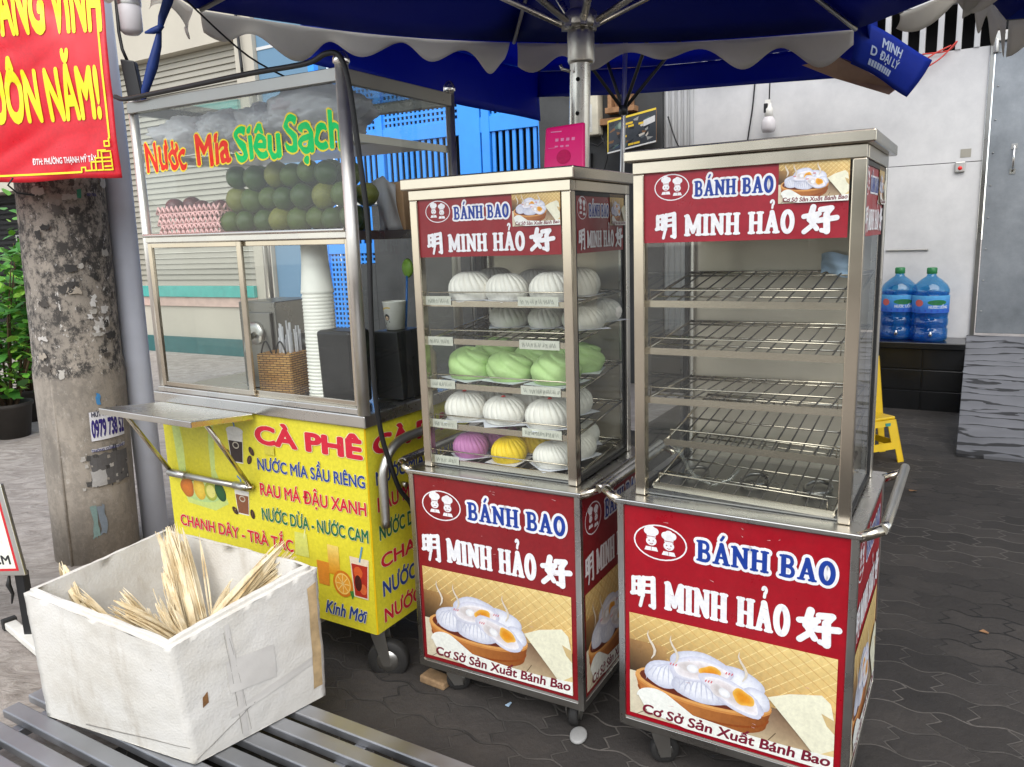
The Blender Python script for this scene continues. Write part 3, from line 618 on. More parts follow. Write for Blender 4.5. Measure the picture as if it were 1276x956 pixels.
# ================================================================== PARASOLS
def dir2(a): return V((cos(rad(a)), sin(rad(a)), 0))
def parasol_a():
    c = V((.30,3.05,0)); Rr = 1.8
    t = thing('market_umbrella', 'big navy umbrella with a white scalloped valance and perforated steel pole', 'umbrella', c)
    zr = [2.49,2.66,2.60,2.5,2.48,2.47]; ang = [35,97,157,215,275,335]; ap = V((0,0,3.12))
    vx = [dir2(a)*Rr+V((0,0,z)) for a, z in zip(ang, zr)]
    mb = MB()
    for i in range(6):
        a, b = vx[i], vx[(i+1)%6]; n = 10; g = []
        def P(u, v): 
            q = a.lerp(b, v); p = ap.lerp(q, u); sag = -.05*sin(pi*u)*(.4+.6*sin(pi*v))*u; return (p.x, p.y, p.z+sag-.03*sin(pi*v)*u)
        mb.grid(P, n, n)
    can = mb.build('canopy', 'navy_canvas', t, solid=.003)
    # scalloped valance, one strip per side, sewn just under the rim
    for i in range(6):
        a, b = vx[i], vx[(i+1)%6]; mb = MB(); d = (b-a).normalized(); out = V((d.y,-d.x,0))
        def Q(u, v):
            uu = .012+(.976 if i < 5 else .80)*u; p = a.lerp(b, uu); p = p+V((0,0,-.03*sin(pi*uu)-.006)); dep = .115+.055*(-cos(2*pi*uu*4.6+.6)) ; dep *= (.75+.25*sin(9*uu+i))
            return tuple(p+V((0,0,-dep*v))+out*(.006+.035*v*sin(uu*23+i)*v+.02*v))
        mb.grid(Q, 90, 5); mb.build('valance', 'valance_white', t, solid=.0015)
    mb = MB(); lean = V((-.042,0,0))
    mb.tube([lean*1.9, V((.0,0,2.25))+lean*0, V((.003,0,3.1))], .039, 20); pole = mb.build('pole', 'steel', t)
    mb = MB()
    for k in range(10):
        z = 2.1-k*.12; cx = -.042*1.9*(1-z/2.25); p = V((cx,0,z))+V((-.012,-.0375,0)); mb.lathe([(.0075,0),(.0075,.004)], 10, (0,0,0)); 
        for q in range(len(mb.v)-20, len(mb.v)): x, y, zz = mb.v[q]; mb.v[q] = (p.x+x, p.y-zz, p.z+y)
    mb.build('hole', 'dark_gap', pole)
    mb = MB(); mb.lathe([(.046,0),(.05,.01),(.05,.1),(.046,.12)], 20, (0,0,2.16)); mb.lathe([(.055,0),(.06,.01),(.06,.05),(.05,.06)], 20, (0,0,2.285)); mb.tube([(-.045,-.03,2.13),(-.075,-.05,2.135),(-.08,-.045,2.15)], .006, 6); mb.build('sliding_hub', 'steel_dull', t)
    for i in range(6):
        e = ap.lerp(vx[i], .985)-V((0,0,.02)); s = ap-V((0,0,.03)); rb = MB(); rb.tube([s, s.lerp(e,.5)-V((0,0,.045)), e], .011, 8); r_ = rb.build('rib', 'steel_dull', t)
        st = MB(); q = ap.lerp(vx[i], .52)-V((0,0,.075)); hb = dir2(ang[i])*.06+V((0,0,2.3))
        st.tube([hb, q], .013, 10); st.box(hb-V((.012,.012,.018)), hb+V((.012,.012,.018))); st.build('strut', 'steel', r_)
    mb = MB(); mb.lathe([(.34,0),(.36,.02),(.36,.1),(.3,.14),(.06,.15),(.05,.3)], 28); o = mb.build('base', 'clay', t, loc=(-.08,0,0))
parasol_a()
def parasol_b():
    c = V((.9,5.5,0)); t = thing('tarp_umbrella', 'bright blue umbrella with deep plain hanging flaps, behind the navy one', 'umbrella', c)
    K = [V((-1.19-.9+.0,4.98-5.5,0)), V((.34-.9,7.55-5.5,0)), V((2.75-.9,6.0-5.5,0)), V((1.62-.9,3.7-5.5,0))]
    zt = [3.02,3.02,2.86,3.4]; zb = [[2.62,2.58],[2.79,2.61],[2.50,3.1],[3.1,2.75]]; ap = V((-.03,0,3.75))
    vx = [V((k.x,k.y,z)) for k, z in zip(K, zt)]; mb = MB()
    for i in range(4):
        a, b = vx[i], vx[(i+1)%4]
        def P(u, v): q = a.lerp(b, v); p = ap.lerp(q, u); return (p.x, p.y, p.z-.12*sin(pi*u)-.05*sin(pi*v)*u)
        mb.grid(P, 10, 10)
    mb.build('canopy', 'blue_tarp', t, solid=.003)
    flaps = []
    for i in range(4):
        a, b = vx[i], vx[(i+1)%4]; mb = MB(); z0, z1 = zb[i]; d = (b-a).normalized(); out = V((d.y,-d.x,0))
        def Q(u, v):
            p = a.lerp(b, u); top = p.z-.05*sin(pi*u)-.002; bot = z0+(z1-z0)*u-.02*sin(pi*u); q = V((p.x,p.y,top+(bot-top)*v)); return tuple(q+out*(.004+.03*v*sin(u*9+i*2)*v))
        mb.grid(Q, 30, 6); flaps.append(mb.build('flap', 'blue_tarp', t, solid=.002))
    mb = MB(); mb.tube([(-.16,.0,0),(-.03,0,3.72)], .016, 12); mb.build('pole', 'steel_dull', t)
    for i in range(4):
        rb = MB(); e = ap.lerp(vx[i],.98)-V((0,0,.02)); rb.tube([ap-V((0,0,.03)), ap.lerp(vx[i],.5)-V((0,0,.15)), e], .011, 8); r_ = rb.build('rib', 'black_paint', t)
        st = MB(); st.tube([(-.08,0,2.35), ap.lerp(vx[i],.4)-V((0,0,.14))], .012, 8); st.build('strut', 'black_paint', r_)
    mb = MB(); mb.lathe([(.03,0),(.03,.06)], 12, (-.08,0,2.32)); mb.build('sliding_hub', 'black_paint', t)
    mb = MB(); mb.lathe([(.22,0),(.22,.08),(.03,.1),(.025,.3)], 20, (-.16,0,0)); mb.build('base', 'clay', t)
    # corner flap hanging on the right with faded lettering, and the tan inner side of the fold
    def wl(x, y, z): return V((x-c.x, y-c.y, z))
    mb = MB(); P4 = [wl(2.19,5.12,2.80), wl(2.963,5.6,2.617), wl(2.802,5.6,2.383), wl(2.27,5.32,2.56)]
    def Q(u, v): p = P4[0].lerp(P4[1], u).lerp(P4[3].lerp(P4[2], u), v); return p+V((.02*sin(u*5), -.03*sin(pi*v), 0))
    mb.grid(lambda u, v: tuple(Q(u, v)), 12, 8); cf = mb.build('corner_flap', 'blue_tarp', t, solid=.002)
    S = Sheet(); TC = (168,182,210); S.text('MINH', .24,.62,.52,.84,TC,.03); S.text('D', .12,.36,.19,.56,TC,.03); S.text('ĐẠI LÝ', .24,.36,.54,.54,TC,.03); S.layer()
    for i in range(9): S.rect(.12+i*.04,.14,.15+i*.04,.27,TC,False)
    o = S.build('lettering', cf, M.Identity(4), 'paper')
    for v in o.data.vertices: s_, t_, dz = v.co; v.co = Q(s_+.08, 1-t_)+V((-.35,-.85,-.3))*(.006+dz*4)
    mb = MB(); mb.add([wl(2.10,5.72,2.64), wl(2.266,5.5,2.64), wl(2.42,5.55,2.60), wl(2.73,5.62,2.45), wl(2.68,5.64,2.41), wl(2.33,5.70,2.54)], [(0,1,2,3,4,5)]); mb.build('fold', 'tan_cloth', t, solid=.002)
parasol_b()
t = thing('side_umbrella', 'corner of a grey white umbrella with pointed valance, top right above the door', 'umbrella', (2.85,3.1,0))
mb = MB(); vx = [V((.9*cos(a)*1.15, .9*sin(a)*1.15, 2.5+.0*i)) for i, a in enumerate([rad(170-60*k) for k in range(6)])]
for i in range(6):
    a, b = vx[i], vx[(i+1)%6]; ap = V((0,0,2.95))
    mb.grid(lambda u, v: tuple(ap.lerp(a.lerp(b, v), u)), 6, 6)
mb.build('canopy', 'navy_canvas', t, solid=.003)
for i in range(6):
    a, b = vx[i], vx[(i+1)%6]; mb = MB()
    mb.grid(lambda u, v: tuple(a.lerp(b, .01+.98*u)+V((0,0,-.005-v*(.07+.1*abs(cos(2*pi*u*1.5))**2)))), 40, 3); mb.build('valance', 'valance_white', t, solid=.0015)
mb = MB(); mb.tube([(0,0,0),(0,0,2.95)], .02, 12); mb.build('pole', 'galvanised', t)

# ================================================================== BUN CARTS
def caster(parent, u, v, r, ztop, wide=.028, rz=0.0, label=None, zg=0.0):
    """swivel caster: plate, fork, wheel with tyre and hub; axle height r above the ground"""
    Rz = M.Rotation(rz, 4, 'Z'); Tm = M.Translation((u, v, zg)) @ Rz
    mb = MB(Tm); off = r*.35
    mb.box((-.03,-.03,ztop-.006-zg),(.03,.03,ztop-zg)); mb.lathe([(.02,0),(.02,.02)], 14, (0,0,ztop-.028-zg))
    for s in (-1, 1):
        x = s*(wide/2+.006)
        mb.hexa([(x-.002,-.026,ztop-.03-zg),(x+.002,-.026,ztop-.03-zg),(x+.002,.026,ztop-.03-zg),(x-.002,.026,ztop-.03-zg),(x-.002,-.026,ztop-.008-zg),(x+.002,-.026,ztop-.008-zg),(x+.002,.026,ztop-.008-zg),(x-.002,.026,ztop-.008-zg)])
        mb.hexa([(x-.002,off-.016,r-.016),(x+.002,off-.016,r-.016),(x+.002,off+.016,r-.016),(x-.002,off+.016,r-.016),(x-.002,-.026,ztop-.03-zg),(x+.002,-.026,ztop-.03-zg),(x+.002,.026,ztop-.03-zg),(x-.002,.026,ztop-.03-zg)])
    c = mb.build('caster', 'steel_dull', parent, .001, seg=1)
    mb = MB(Tm @ M.Translation((0,off,r)) @ M.Rotation(pi/2,4,'Y'))
    h = wide/2; mb.lathe([(r*.55,-h*.9),(r*.92,-h),(r,-h*.6),(r,h*.6),(r*.92,h),(r*.55,h*.9)], 28); mb.build('wheel', 'rubber', c)
    mb = MB(Tm @ M.Translation((0,off,r)) @ M.Rotation(pi/2,4,'Y')); mb.lathe([(r*.2,-h*1.25),(r*.5,-h*1.02),(r*.56,-h*.8),(r*.56,h*.8),(r*.5,h*1.02),(r*.2,h*1.25)], 20); mb.build('hub', 'steel_dull', c)
    return c
CW = .62
def print_front(zb, zt, red, W=CW):
    """lower front panel of a bun cart"""
    S = Sheet(); S.rect(.02, zb+.03, W-.018, zt-.018, red); dz = zt-.80-.021
    if zt < .81: dz = -.0175
    chefs(S, .123, .709+dz, .076, .051, red)
    for col, ex in ((WHITE, .0155), (BLUE, 0)): slab(S, 'BÁNH BAO'.replace('Á','A'), .226, .677+dz, .570, .738+dz, col, ex, acc={1:'acute'})
    slab(S, 'MINH HAO', .139, .516+dz, .466, .602+dz, WHITE, .002, acc={6:'hook'})
    brush(S, 'bright', .040, .508+dz, .112, .602+dz, WHITE); brush(S, 'good', .488, .508+dz, .582, .604+dz, WHITE)
    bun_picture(S, .033, zb+.045, W-.036, .487+dz)
    rnd = random.Random(int(zt*1000))
    for i in range(16):
        x, y = rnd.uniform(.04,.57), rnd.choice([rnd.uniform(zt-.06, zt-.03), rnd.uniform(.5,.75), rnd.uniform(zb+.05,.4)]); L = rnd.uniform(.004,.016)
        S.ribbon([(x,y),(x+L,y+rnd.uniform(-.004,.003))], [.0006,.0016], (206,170,170))
    return S
def print_side(zb, zt, red, D):
    S = Sheet(); S.rect(.022, zb+.03, D-.02, zt-.018, red); dz = zt-.821; k = (D-.04)/.585
    x = lambda u: .02+(u-.02)*k
    chefs(S, x(.12), .709+dz, .072*k, .051, red)
    for col, ex in ((WHITE, .013), (BLUE, 0)): slab(S, 'BANH BAO', x(.226), .677+dz, x(.570), .738+dz, col, ex, acc={1:'acute'})
    slab(S, 'MINH HAO', x(.139), .516+dz, x(.466), .602+dz, WHITE, .001, acc={6:'hook'})
    brush(S, 'bright', x(.04), .508+dz, x(.112), .602+dz, WHITE); brush(S, 'good', x(.488), .508+dz, x(.582), .604+dz, WHITE)
    bun_picture(S, x(.033), zb+.045, x(.584), .487+dz); return S
def print_header(s0, s1, z0, z1, red):
    S = Sheet(); S.rect(s0, z0, s1, z1, red); w_ = s1-s0; k = w_/.495; x = lambda u: s0+(u-.061)*k; y = lambda z: z0+(z-1.512)*(z1-z0)/.184
    chefs(S, x(.136), y(1.649), .046*k, .033, red)
    for col, ex in ((WHITE, .011*k), (BLUE, 0)): slab(S, 'BANH BAO', x(.196), y(1.622), x(.388), y(1.661), col, ex, acc={1:'acute'})
    slab(S, 'MINH HAO', x(.172), y(1.526), x(.438), y(1.580), WHITE, .001, acc={6:'hook'})
    brush(S, 'bright', x(.095), y(1.520), x(.150), y(1.583), WHITE); brush(S, 'good', x(.458), y(1.520), x(.532), y(1.585), WHITE)
    bun_picture(S, x(.400), y(1.595), s1, z1, .5); return S
plain('wire_dark', (78,74,68), .45, .6)
def shelf_rack(parent, u0, u1, v0, v1, zf, zbk, tilt=0, cards=()):
    """wire shelf: flat front bar with a raised wire lip, close wires running back"""
    mb = MB(); sl_ = (zbk-zf)/(v1-v0); z = lambda u, v: zf+(v-v0)*sl_+tilt*(u-(u0+u1)/2)
    mb.hexa([(u0,v0,z(u0,v0)-.009),(u1,v0,z(u1,v0)-.009),(u1,v0+.004,z(u1,v0)-.009),(u0,v0+.004,z(u0,v0)-.009),(u0,v0,z(u0,v0)+.009),(u1,v0,z(u1,v0)+.009),(u1,v0+.004,z(u1,v0)+.009),(u0,v0+.004,z(u0,v0)+.009)])
    mb.tube([(u0+.016,v0+.004,z(u0,v0)+.005),(u0+.016,v0+.004,z(u0,v0)+.036),(u1-.016,v0+.004,z(u1,v0)+.036),(u1-.016,v0+.004,z(u1,v0)+.005)], .0022, 6)
    for v in (v0+.1, (v0+v1)/2, v1-.03): mb.tube([(u0,v,z(u0,v)-.004),(u1,v,z(u1,v)-.004)], .0028, 6)
    mb.tube([(u0,v1,z(u0,v1)),(u1,v1,z(u1,v1))], .0045, 6)
    mb.tube([(u0,v0,z(u0,v0)),(u0,v1,z(u0,v1))], .004, 6); mb.tube([(u1,v0,z(u1,v0)),(u1,v1,z(u1,v1))], .004, 6)
    n = 13
    for i in range(1, n): u = u0+(u1-u0)*i/n; mb.tube([(u,v0+.004,z(u,v0)),(u,v1,z(u,v1))], .0023, 5, 1)
    o = mb.build('shelf', ['steel_warm','wire_dark'], parent)
    for (ca, cb, zc, hh, seed) in cards:
        S = Sheet(); S.rect(ca, zc, cb, zc+hh, (214,214,200)); rnd = random.Random(seed); x = ca+.01
        while x < cb-.012:
            L = rnd.uniform(.006,.012); pts = [(x+L*i/5, zc+hh*(.45+.28*sin(i*2.1+seed+x*300))) for i in range(6)]; S.ribbon(pts, .0016, (92,104,88), nl=False); x += L+rnd.uniform(.001,.007)
        S.build('price_card', o, M([[1,0,0,0],[0,0,-1,v0-.0025],[0,1,0,0],[0,0,0,1]]), 'paper')
    return o
def bun_cart(name, label, org, a, zb, zt, zl, zL, red, headred, shelves, cards, foggy, D=.535):
    x, y = org; t = thing(name, label, 'food cart', (x,y,0), a, 'steamed bun carts'); W = CW
    u0, u1, v0, v1 = .0345, .591, .0463, .4923
    # lower cabinet
    mb = MB(); mb.box((.006,.006,zb+.004),(W-.006,D-.006,zt-.004)); cab = mb.build('cabinet', 'steel_dark', t)
    mb = MB(); q = .019
    for (ua, va) in ((0,0),(W-q,0),(0,D-q),(W-q,D-q)): mb.box((ua,va,zb),(ua+q,va+q,zt-.012))
    for z in (zb,): 
        mb.box((q,0,z),(W-q,q,z+.024)); mb.box((q,D-q,z),(W-q,D,z+.024)); mb.box((0,q,z),(q,D-q,z+.024)); mb.box((W-q,q,z),(W,D-q,z+.024))
    mb.build('corner_trim', 'steel', t, .002)
    mb = MB(); mb.box((-.006,-.006,zt-.014),(W+.006,D+.006,zt)); mb.build('counter', 'steel', t, .003)
    mb = MB(); mb.box((u0+.02,v0+.02,zt+.002),(u1-.02,v1-.02,zt+.006)); 
    for k in range(3):
        cxp = .14+k*.17
        mb.tube([(cxp+.035*cos(i*pi/4), .26+.06*sin(i*pi/4), zt+.018) for i in range(9)], .006, 6)
    mb.build('steam_tray', 'steel_dark', t)
    print_front(zb, zt, red).build('front_panel', t, M([[1,0,0,0],[0,0,-1,.0045],[0,1,0,0],[0,0,0,1]]))
    sd = print_side(zb, zt, red, D)
    sd.build('side_panel', t, M([[0,0,1,W-.0045],[1,0,0,0],[0,1,0,0],[0,0,0,1]])); sd.build('side_panel', t, M([[0,0,-1,.0045],[-1,0,0,D],[0,1,0,0],[0,0,0,1]]))
    # steamer case on top
    pw = .03
    for (ua, va) in ((u0,v0),(u1-pw,v0),(u0,v1-pw),(u1-pw,v1-pw)): 
        mb = MB(); mb.box((ua,va,zt+.001),(ua+pw,va+pw,zl-.03)); mb.build('post', 'steel_warm' if va == v0 else 'steel', t, .003)
    mb = MB()
    mb.box((u0,v0-.002,zl-.03),(u1,v0+pw,zl)); mb.box((u0,v1-pw,zl-.03),(u1,v1,zl)); mb.box((u0-.001,v0+pw,zl-.03),(u0+pw,v1-pw,zl)); mb.box((u1-pw,v0+pw,zl-.03),(u1+.001,v1-pw,zl)); mb.build('top_rail', 'steel_warm', t, .002)
    mb = MB(); L = .0186; mb.box((u0-L,v0-L,zl+.001),(u1+L,v1+L,zL)); mb.build('lid', 'steel_warm', t, .004)
    g = 'glass_foggy' if foggy else 'glass'
    G_ = lambda a_, b_, nm: (lambda m_: (m_.box(a_, b_), m_.build(nm, g, t)))(MB())
    mb = MB(); mb.add([(u0+pw,v0+.008,zt+.004),(u1-pw,v0+.008,zt+.004),(u1-pw,v0+.008,zl-.03),(u0+pw,v0+.008,zl-.03)], [(0,1,2,3)]); mb.build('front_pane', 'glass', t)
    for u in (u0+.008, u1-.008):
        mb = MB(); mb.add([(u,v0+pw,zt+.004),(u,v1-pw,zt+.004),(u,v1-pw,zl-.03),(u,v0+pw,zl-.03)], [(0,1,2,3)]); mb.build('side_pane', g, t)
    mb = MB(); mb.box((u0+pw,v1-.012,zt+.004),(u1-pw,v1-.008,zl-.03)); mb.build('back_reflection', 'reflection_beige', t)  # opaque beige painted in place of the street reflected in the back pane
    mb = MB()
    for u in (u0+.004, u1-.016):
        for (va, vb) in ((v0+pw,v0+pw+.012),(v1-pw-.012,v1-pw)): mb.box((u,va,zt+.004),(u+.012,vb,zl-.03))
        mb.box((u,v0+pw+.012,zt+.004),(u+.012,v1-pw-.012,zt+.016)); mb.box((u,v0+pw+.012,zl-.042),(u+.012,v1-pw-.012,zl-.031))
    mb.build('pane_gasket', 'black_plastic', t)
    print_header(.062, .556, zl-.205, zl-.021 if False else zl-.02, headred).build('header_sign', t, M([[1,0,0,0],[0,0,-1,v0+.0065],[0,1,0,0],[0,0,0,1]]), 'vinyl')
    hs_ = print_header(.078, .455, zl-.205, zl-.032, headred)
    hs_.build('side_sign', t, M([[0,0,1,u1-.0065],[1,0,0,0],[0,1,0,0],[0,0,0,1]])); hs_.build('side_sign', t, M([[0,0,-1,u0+.0065],[-1,0,0,v0+v1],[0,1,0,0],[0,0,0,1]]))
    for i, (zf, zk, ua, ub, tl) in enumerate(shelves): shelf_rack(t, ua, ub, v0+.022, v1-.03, zf, zk, tl, cards.get(i, ()))
    # push rails along both sides
    for s in (0, 1):
        u = W if s else 0; sg = 1 if s else -1; mb = MB()
        mb.tube([(u-sg*.004,.008,zt-.012),(u+sg*.02,.016,zt-.002),(u+sg*.046,.026,zt+.01)], .0135, 14); h = mb.build('rail_bracket', 'steel_warm', t); mb = MB()
        mb.tube([(u,D-.03,zt-.01),(u+sg*.046,D-.02,zt+.01)], .0125, 12); mb.build('rail_bracket', 'steel_warm', t); mb = MB(); mb.tube([(u+sg*.046,.026,zt+.01),(u+sg*.05,.05,zt+.012),(u+sg*.05,D+.03,zt+.012)], .013, 14); mb.build('push_rail', 'steel', h)
    for (u, v, rz) in ((.10,.06,-1.0),(W-.06,.055,.25),(.07,D-.07,.4),(W-.06,D-.07,-.5)): caster(t, u, v, .042, zb, .03, rz)
    return t
RED3 = (158,8,28); RED2 = (134,26,32); HRED3 = (156,24,42); HRED2 = (142,30,38)
bun_cart('bun_cart', 'bun steaming cart with empty wire shelves and bright red panels, nearest on the right', (.279,2.055), -.5455, .1306, .821, 1.7167, 1.7461, RED3, HRED3,
  [(1.352,1.412,.055,.570,0),(1.225,1.262,.055,.566,0),(1.092,1.09,.055,.564,.01),(.974,1.03,.112,.566,-.01),(.842,.90,.08,.55,-.03)], {}, False)
def cardset(z, l=True, r=True, k=0): 
    c = []
    if l: c.append((.062,.16,z+.002,.028,k+1))
    if r: c.append((.40,.535,z+.002,.028,k+2))
    return c
c2 = bun_cart('bun_cart', 'bun steaming cart filled with white, green, purple and yellow buns, in the middle', (-.3534,2.4661), -.5225, .1002, .8035, 1.6916, 1.7268, RED2, HRED2,
  [(1.341,1.352,.055,.570,0),(1.222,1.262,.055,.570,0),(1.077,1.115,.055,.570,0),(.942,.98,.055,.570,0),(.822,.845,.055,.570,0)],
  {0: cardset(1.335,k=3), 1: cardset(1.206,k=9), 2: cardset(1.066,k=21), 3: cardset(.934,k=40), 4: cardset(.812,True,False,k=55)}, True)
def c3p(u, v, z): return M.Translation((.279,2.055,0)) @ M.Rotation(-.5455,4,'Z') @ V((u,v,z))
def c2p(u, v, z): return M.Translation((-.3534,2.4661,0)) @ M.Rotation(-.5225,4,'Z') @ V((u,v,z))

# the buns, each on its square of paper
def bun_mb(r, h, n, tw, amp, seed, knot=False):
    mb = MB(); rnd = random.Random(seed); ph = rnd.uniform(0,6)
    def P(u, v):
        a = 2*pi*u; t_ = v; 
        q = -.62+t_*(pi/2+.62); rr = r*max(0, cos(q))**.86; z = h*(sin(q)+.581)/1.581
        if t_ > .8: z -= h*.02*(t_-.8)/.2
        k = max(0, (t_-.1))/.9; w_ = abs(sin(n/2*(a+tw*k)+ph)); f = 1-amp*1.2*(1-w_)**1.8*min(1,.2+k*1.3)**1.2*(1 if k < .85 else (1-k)/.15)
        if knot: f *= 1+.07*sin(2*a+3*k*pi+ph)*k+.025*sin(5*a-6*k)
        nz_ = 1+.03*sin(a*2+seed)+.02*sin(3*a+seed*2); z2 = z*(1-(.09*(1-k) if False else 0)); 
        if k > .9: z2 -= h*.05*(k-.9)/.1
        return (rr*f*nz_*cos(a), rr*f*nz_*sin(a), z2*(1+(.06*sin(a+seed) if knot else 0)))
    mb.grid(P, 208 if not knot else 96, 26, wrap=True); return mb
_bun = {}
def bun(kind, u, v, z, label, r, h, rz):
    spec = {'white':(20,.5,.12,False,'bun_white'), 'red':(20,.4,.12,False,'bun_white'), 'green':(5,2.6,.2,True,'bun_green'), 'purple':(20,.5,.12,False,'bun_purple'), 'yellow':(18,.5,.13,False,'bun_yellow'), 'small':(26,.6,.09,False,'bun_white')}[kind]
    key = (kind, round(rz) % 3)
    p = c2p(u, v, z)
    if key not in _bun:
        mb = bun_mb(1, 1, spec[0], spec[1], spec[2], len(_bun)+3, spec[3]); o = mb.build('steamed_bun', spec[4]); pp = MB()
        pp.add([(-.95,-.95,-.02),(.95,-.95,-.01),(.95,.95,-.02),(-.95,.95,.0)], [(0,1,2,3)]); pp.build('paper_square', 'bun_paper', o, solid=.01)
        if kind == 'red': d = MB(); d.lathe([(.1,0),(.085,.03),(.02,.045)], 10, (-.02,-.06,.985)); d.build('red_dot', 'red_dot', o)
        _bun[key] = o
    else: o = copy_tree(_bun[key])
    o.location = p; o.scale = (r*(1+.05*sin(rz*3.1)), r*(1-.05*sin(rz*3.1+u*20)), h); o.rotation_euler = (0,0,rz*1.7-.5)
    tag(o, label, 'bun', 'steamed buns in the middle cart')
rows = ('front','back')
def row(kind, desc, shelf, zf, us, vs, r, h, zslope):
    k = 0
    for j, v in enumerate(vs):
        for i, u in enumerate(us):
            pos = ('left','middle','right')[i] if len(us) == 3 else ('left','right')[i]
            k += 1; rr = r*(1+.06*sin(k*3.3+zf*9)); bun(kind, u+.012*sin(k*5.1+zf), v, zf+.006+(v-.068)*zslope, '%s, %s row %s, %s shelf down in the filled cart' % (desc, ('front','second','third')[j], pos, shelf), rr, h*(1+.05*sin(k*2.1)), k+zf*10)
row('white', 'large finely pleated white bun', 'first', 1.341, (.18,.325,.485), (.152,.30), .070, .086, .03)
row('white', 'plain white steamed bun', 'second', 1.222, (.24,.39,.52), (.29,.41), .068, .07, .1)
row('green', 'pale green twisted bun', 'third', 1.077, (.16,.318,.480), (.168,.315), .080, .092, .1)
row('red', 'white bun with a red dot', 'fourth', .942, (.145,.30,.455), (.152,.30), .073, .086, .1)
for kind, u, v, d in (('purple',.158,.145,'purple steamed bun, front row on the bottom shelf'),('purple',.20,.27,'purple steamed bun, behind another purple one on the bottom shelf'),('yellow',.305,.145,'bright yellow steamed bun, front row on the bottom shelf'),('yellow',.345,.265,'yellow steamed bun, behind another yellow one on the bottom shelf'),('small',.465,.145,'small white pleated bun, front row right on the bottom shelf'),('small',.49,.26,'small white pleated bun, second row right on the bottom shelf'),('small',.45,.39,'small white pleated bun, back row right on the bottom shelf')):
    bun(kind, u, v, .826+(v-.068)*.06, d, .062, .076, u*9)
# paper scrap in the empty cart, pink payment stand on the filled cart
mb = MB(); rnd = random.Random(3)
mb.grid(lambda u, v: ((u-.5)*.075, .008*sin(u*7+v*3)+.006*sin(v*9), (v-.5)*.06*(1-.25*(u<.3)*(v<.5))+.006*sin(u*5)), 10, 8)
o = mb.build('paper_scrap', 'scrap_blue', solid=.001, loc=c3p(.475,.435,1.432), rz=-.5); tag(o, 'crumpled pale blue paper scrap at the back of the empty top wire shelf', 'paper')
t = thing('payment_stand', 'bright pink plastic payment stand on top of the filled bun cart', 'stand', c2p(.51,.17,1.7275), -.42)
mb = MB(); mb.hexa([(-.062,-.004,0),(.066,-.004,0),(.066,.012,0),(-.062,.012,0),(-.066,.034,.128),(.056,.034,.135),(.056,.05,.135),(-.066,.05,.128)]); mb.build('plate', 'magenta_plastic', t, .007, seg=3)
mb = MB(); mb.hexa([(-.04,.03,0),(.04,.03,0),(.04,.1,0),(-.04,.1,0),(-.03,.03,.06),(.03,.03,.06),(.03,.04,.06),(-.03,.04,.06)]); mb.build('foot', 'magenta_plastic', t, .003)
Mp = M([[1,0,0,0],[0,.28,-.96,-.0055],[0,.96,.28,0],[0,0,0,1]]); S = Sheet(); PK = (238,140,186)
for j in range(2):
    for i in range(4 if j == 0 else 3): S.rect(-.03+i*.017, .088-j*.018, -.02+i*.017, .097-j*.018-(.004 if j else 0), PK, i == 0)
S.rect(-.046,.116,-.012,.1195,PK); S.rect(-.05,.068,-.028,.0695,PK,False)
S.ell(.0,.04,.022,.022,(196,10,88)); S.build('print', t, Mp, 'paper')
mb = MB(); mb.tube([(0,0,0),(.02,.0,-.03),(.035,.01,-.07),(.06,.02,-.1),(.10,.03,-.115),(.14,.05,-.10),(.16,.08,-.07)], .006, 8); o = mb.build('clear_hose', 'glass_foggy', loc=c3p(.13,.1,.965), rz=-.5455); tag(o, 'curled pale hose hanging under the slanted fourth shelf of the empty cart', 'hose')

# ================================================================== THE DRINKS CART
O1 = V((-1.4271,3.0578,0)); A1 = -.5317; TL1 = -.0113
t1 = thing('drinks_cart', 'yellow drinks cart with a tall glass case, fold down steel tray and menu lettering', 'food cart', O1)
t1.rotation_euler = M.Rotation(A1,3,'Z').to_euler(); t1.matrix_basis = M.Translation(O1) @ M.Rotation(A1,4,'Z') @ M.Rotation(-TL1,4,'Y')
def c1p(u, v, z): return t1.matrix_basis @ V((u,v,z))
W, D, zb, zc, zr, zt = 1.0721, .6307, .196, .99, 1.59, 2.08
mb = MB(); mb.box((.012,.004,zb),(W-.004,D,zc-.045)); mb.build('cabinet', 'yellow_plastic', t1, .003)
mb = MB(); mb.box((-.006,-.012,zc-.042),(W+.012,D+.01,zc)); mb.build('counter', 'steel', t1, .004)
YEL = (224,213,52); CR = (206,24,52); CB = (30,62,140); CG = (16,104,64)
def yline(S, txt, s0, t0, s1, t1_, col, b=.028): S.text(txt, s0, t0, s1, t1_, col, b, (228,220,180), .024)
S = Sheet(); S.rect(.014, zb+.002, W-.006, zc-.046, YEL)
for (s0, s1, al) in ((.03,.34,(206,214,60)),): pass
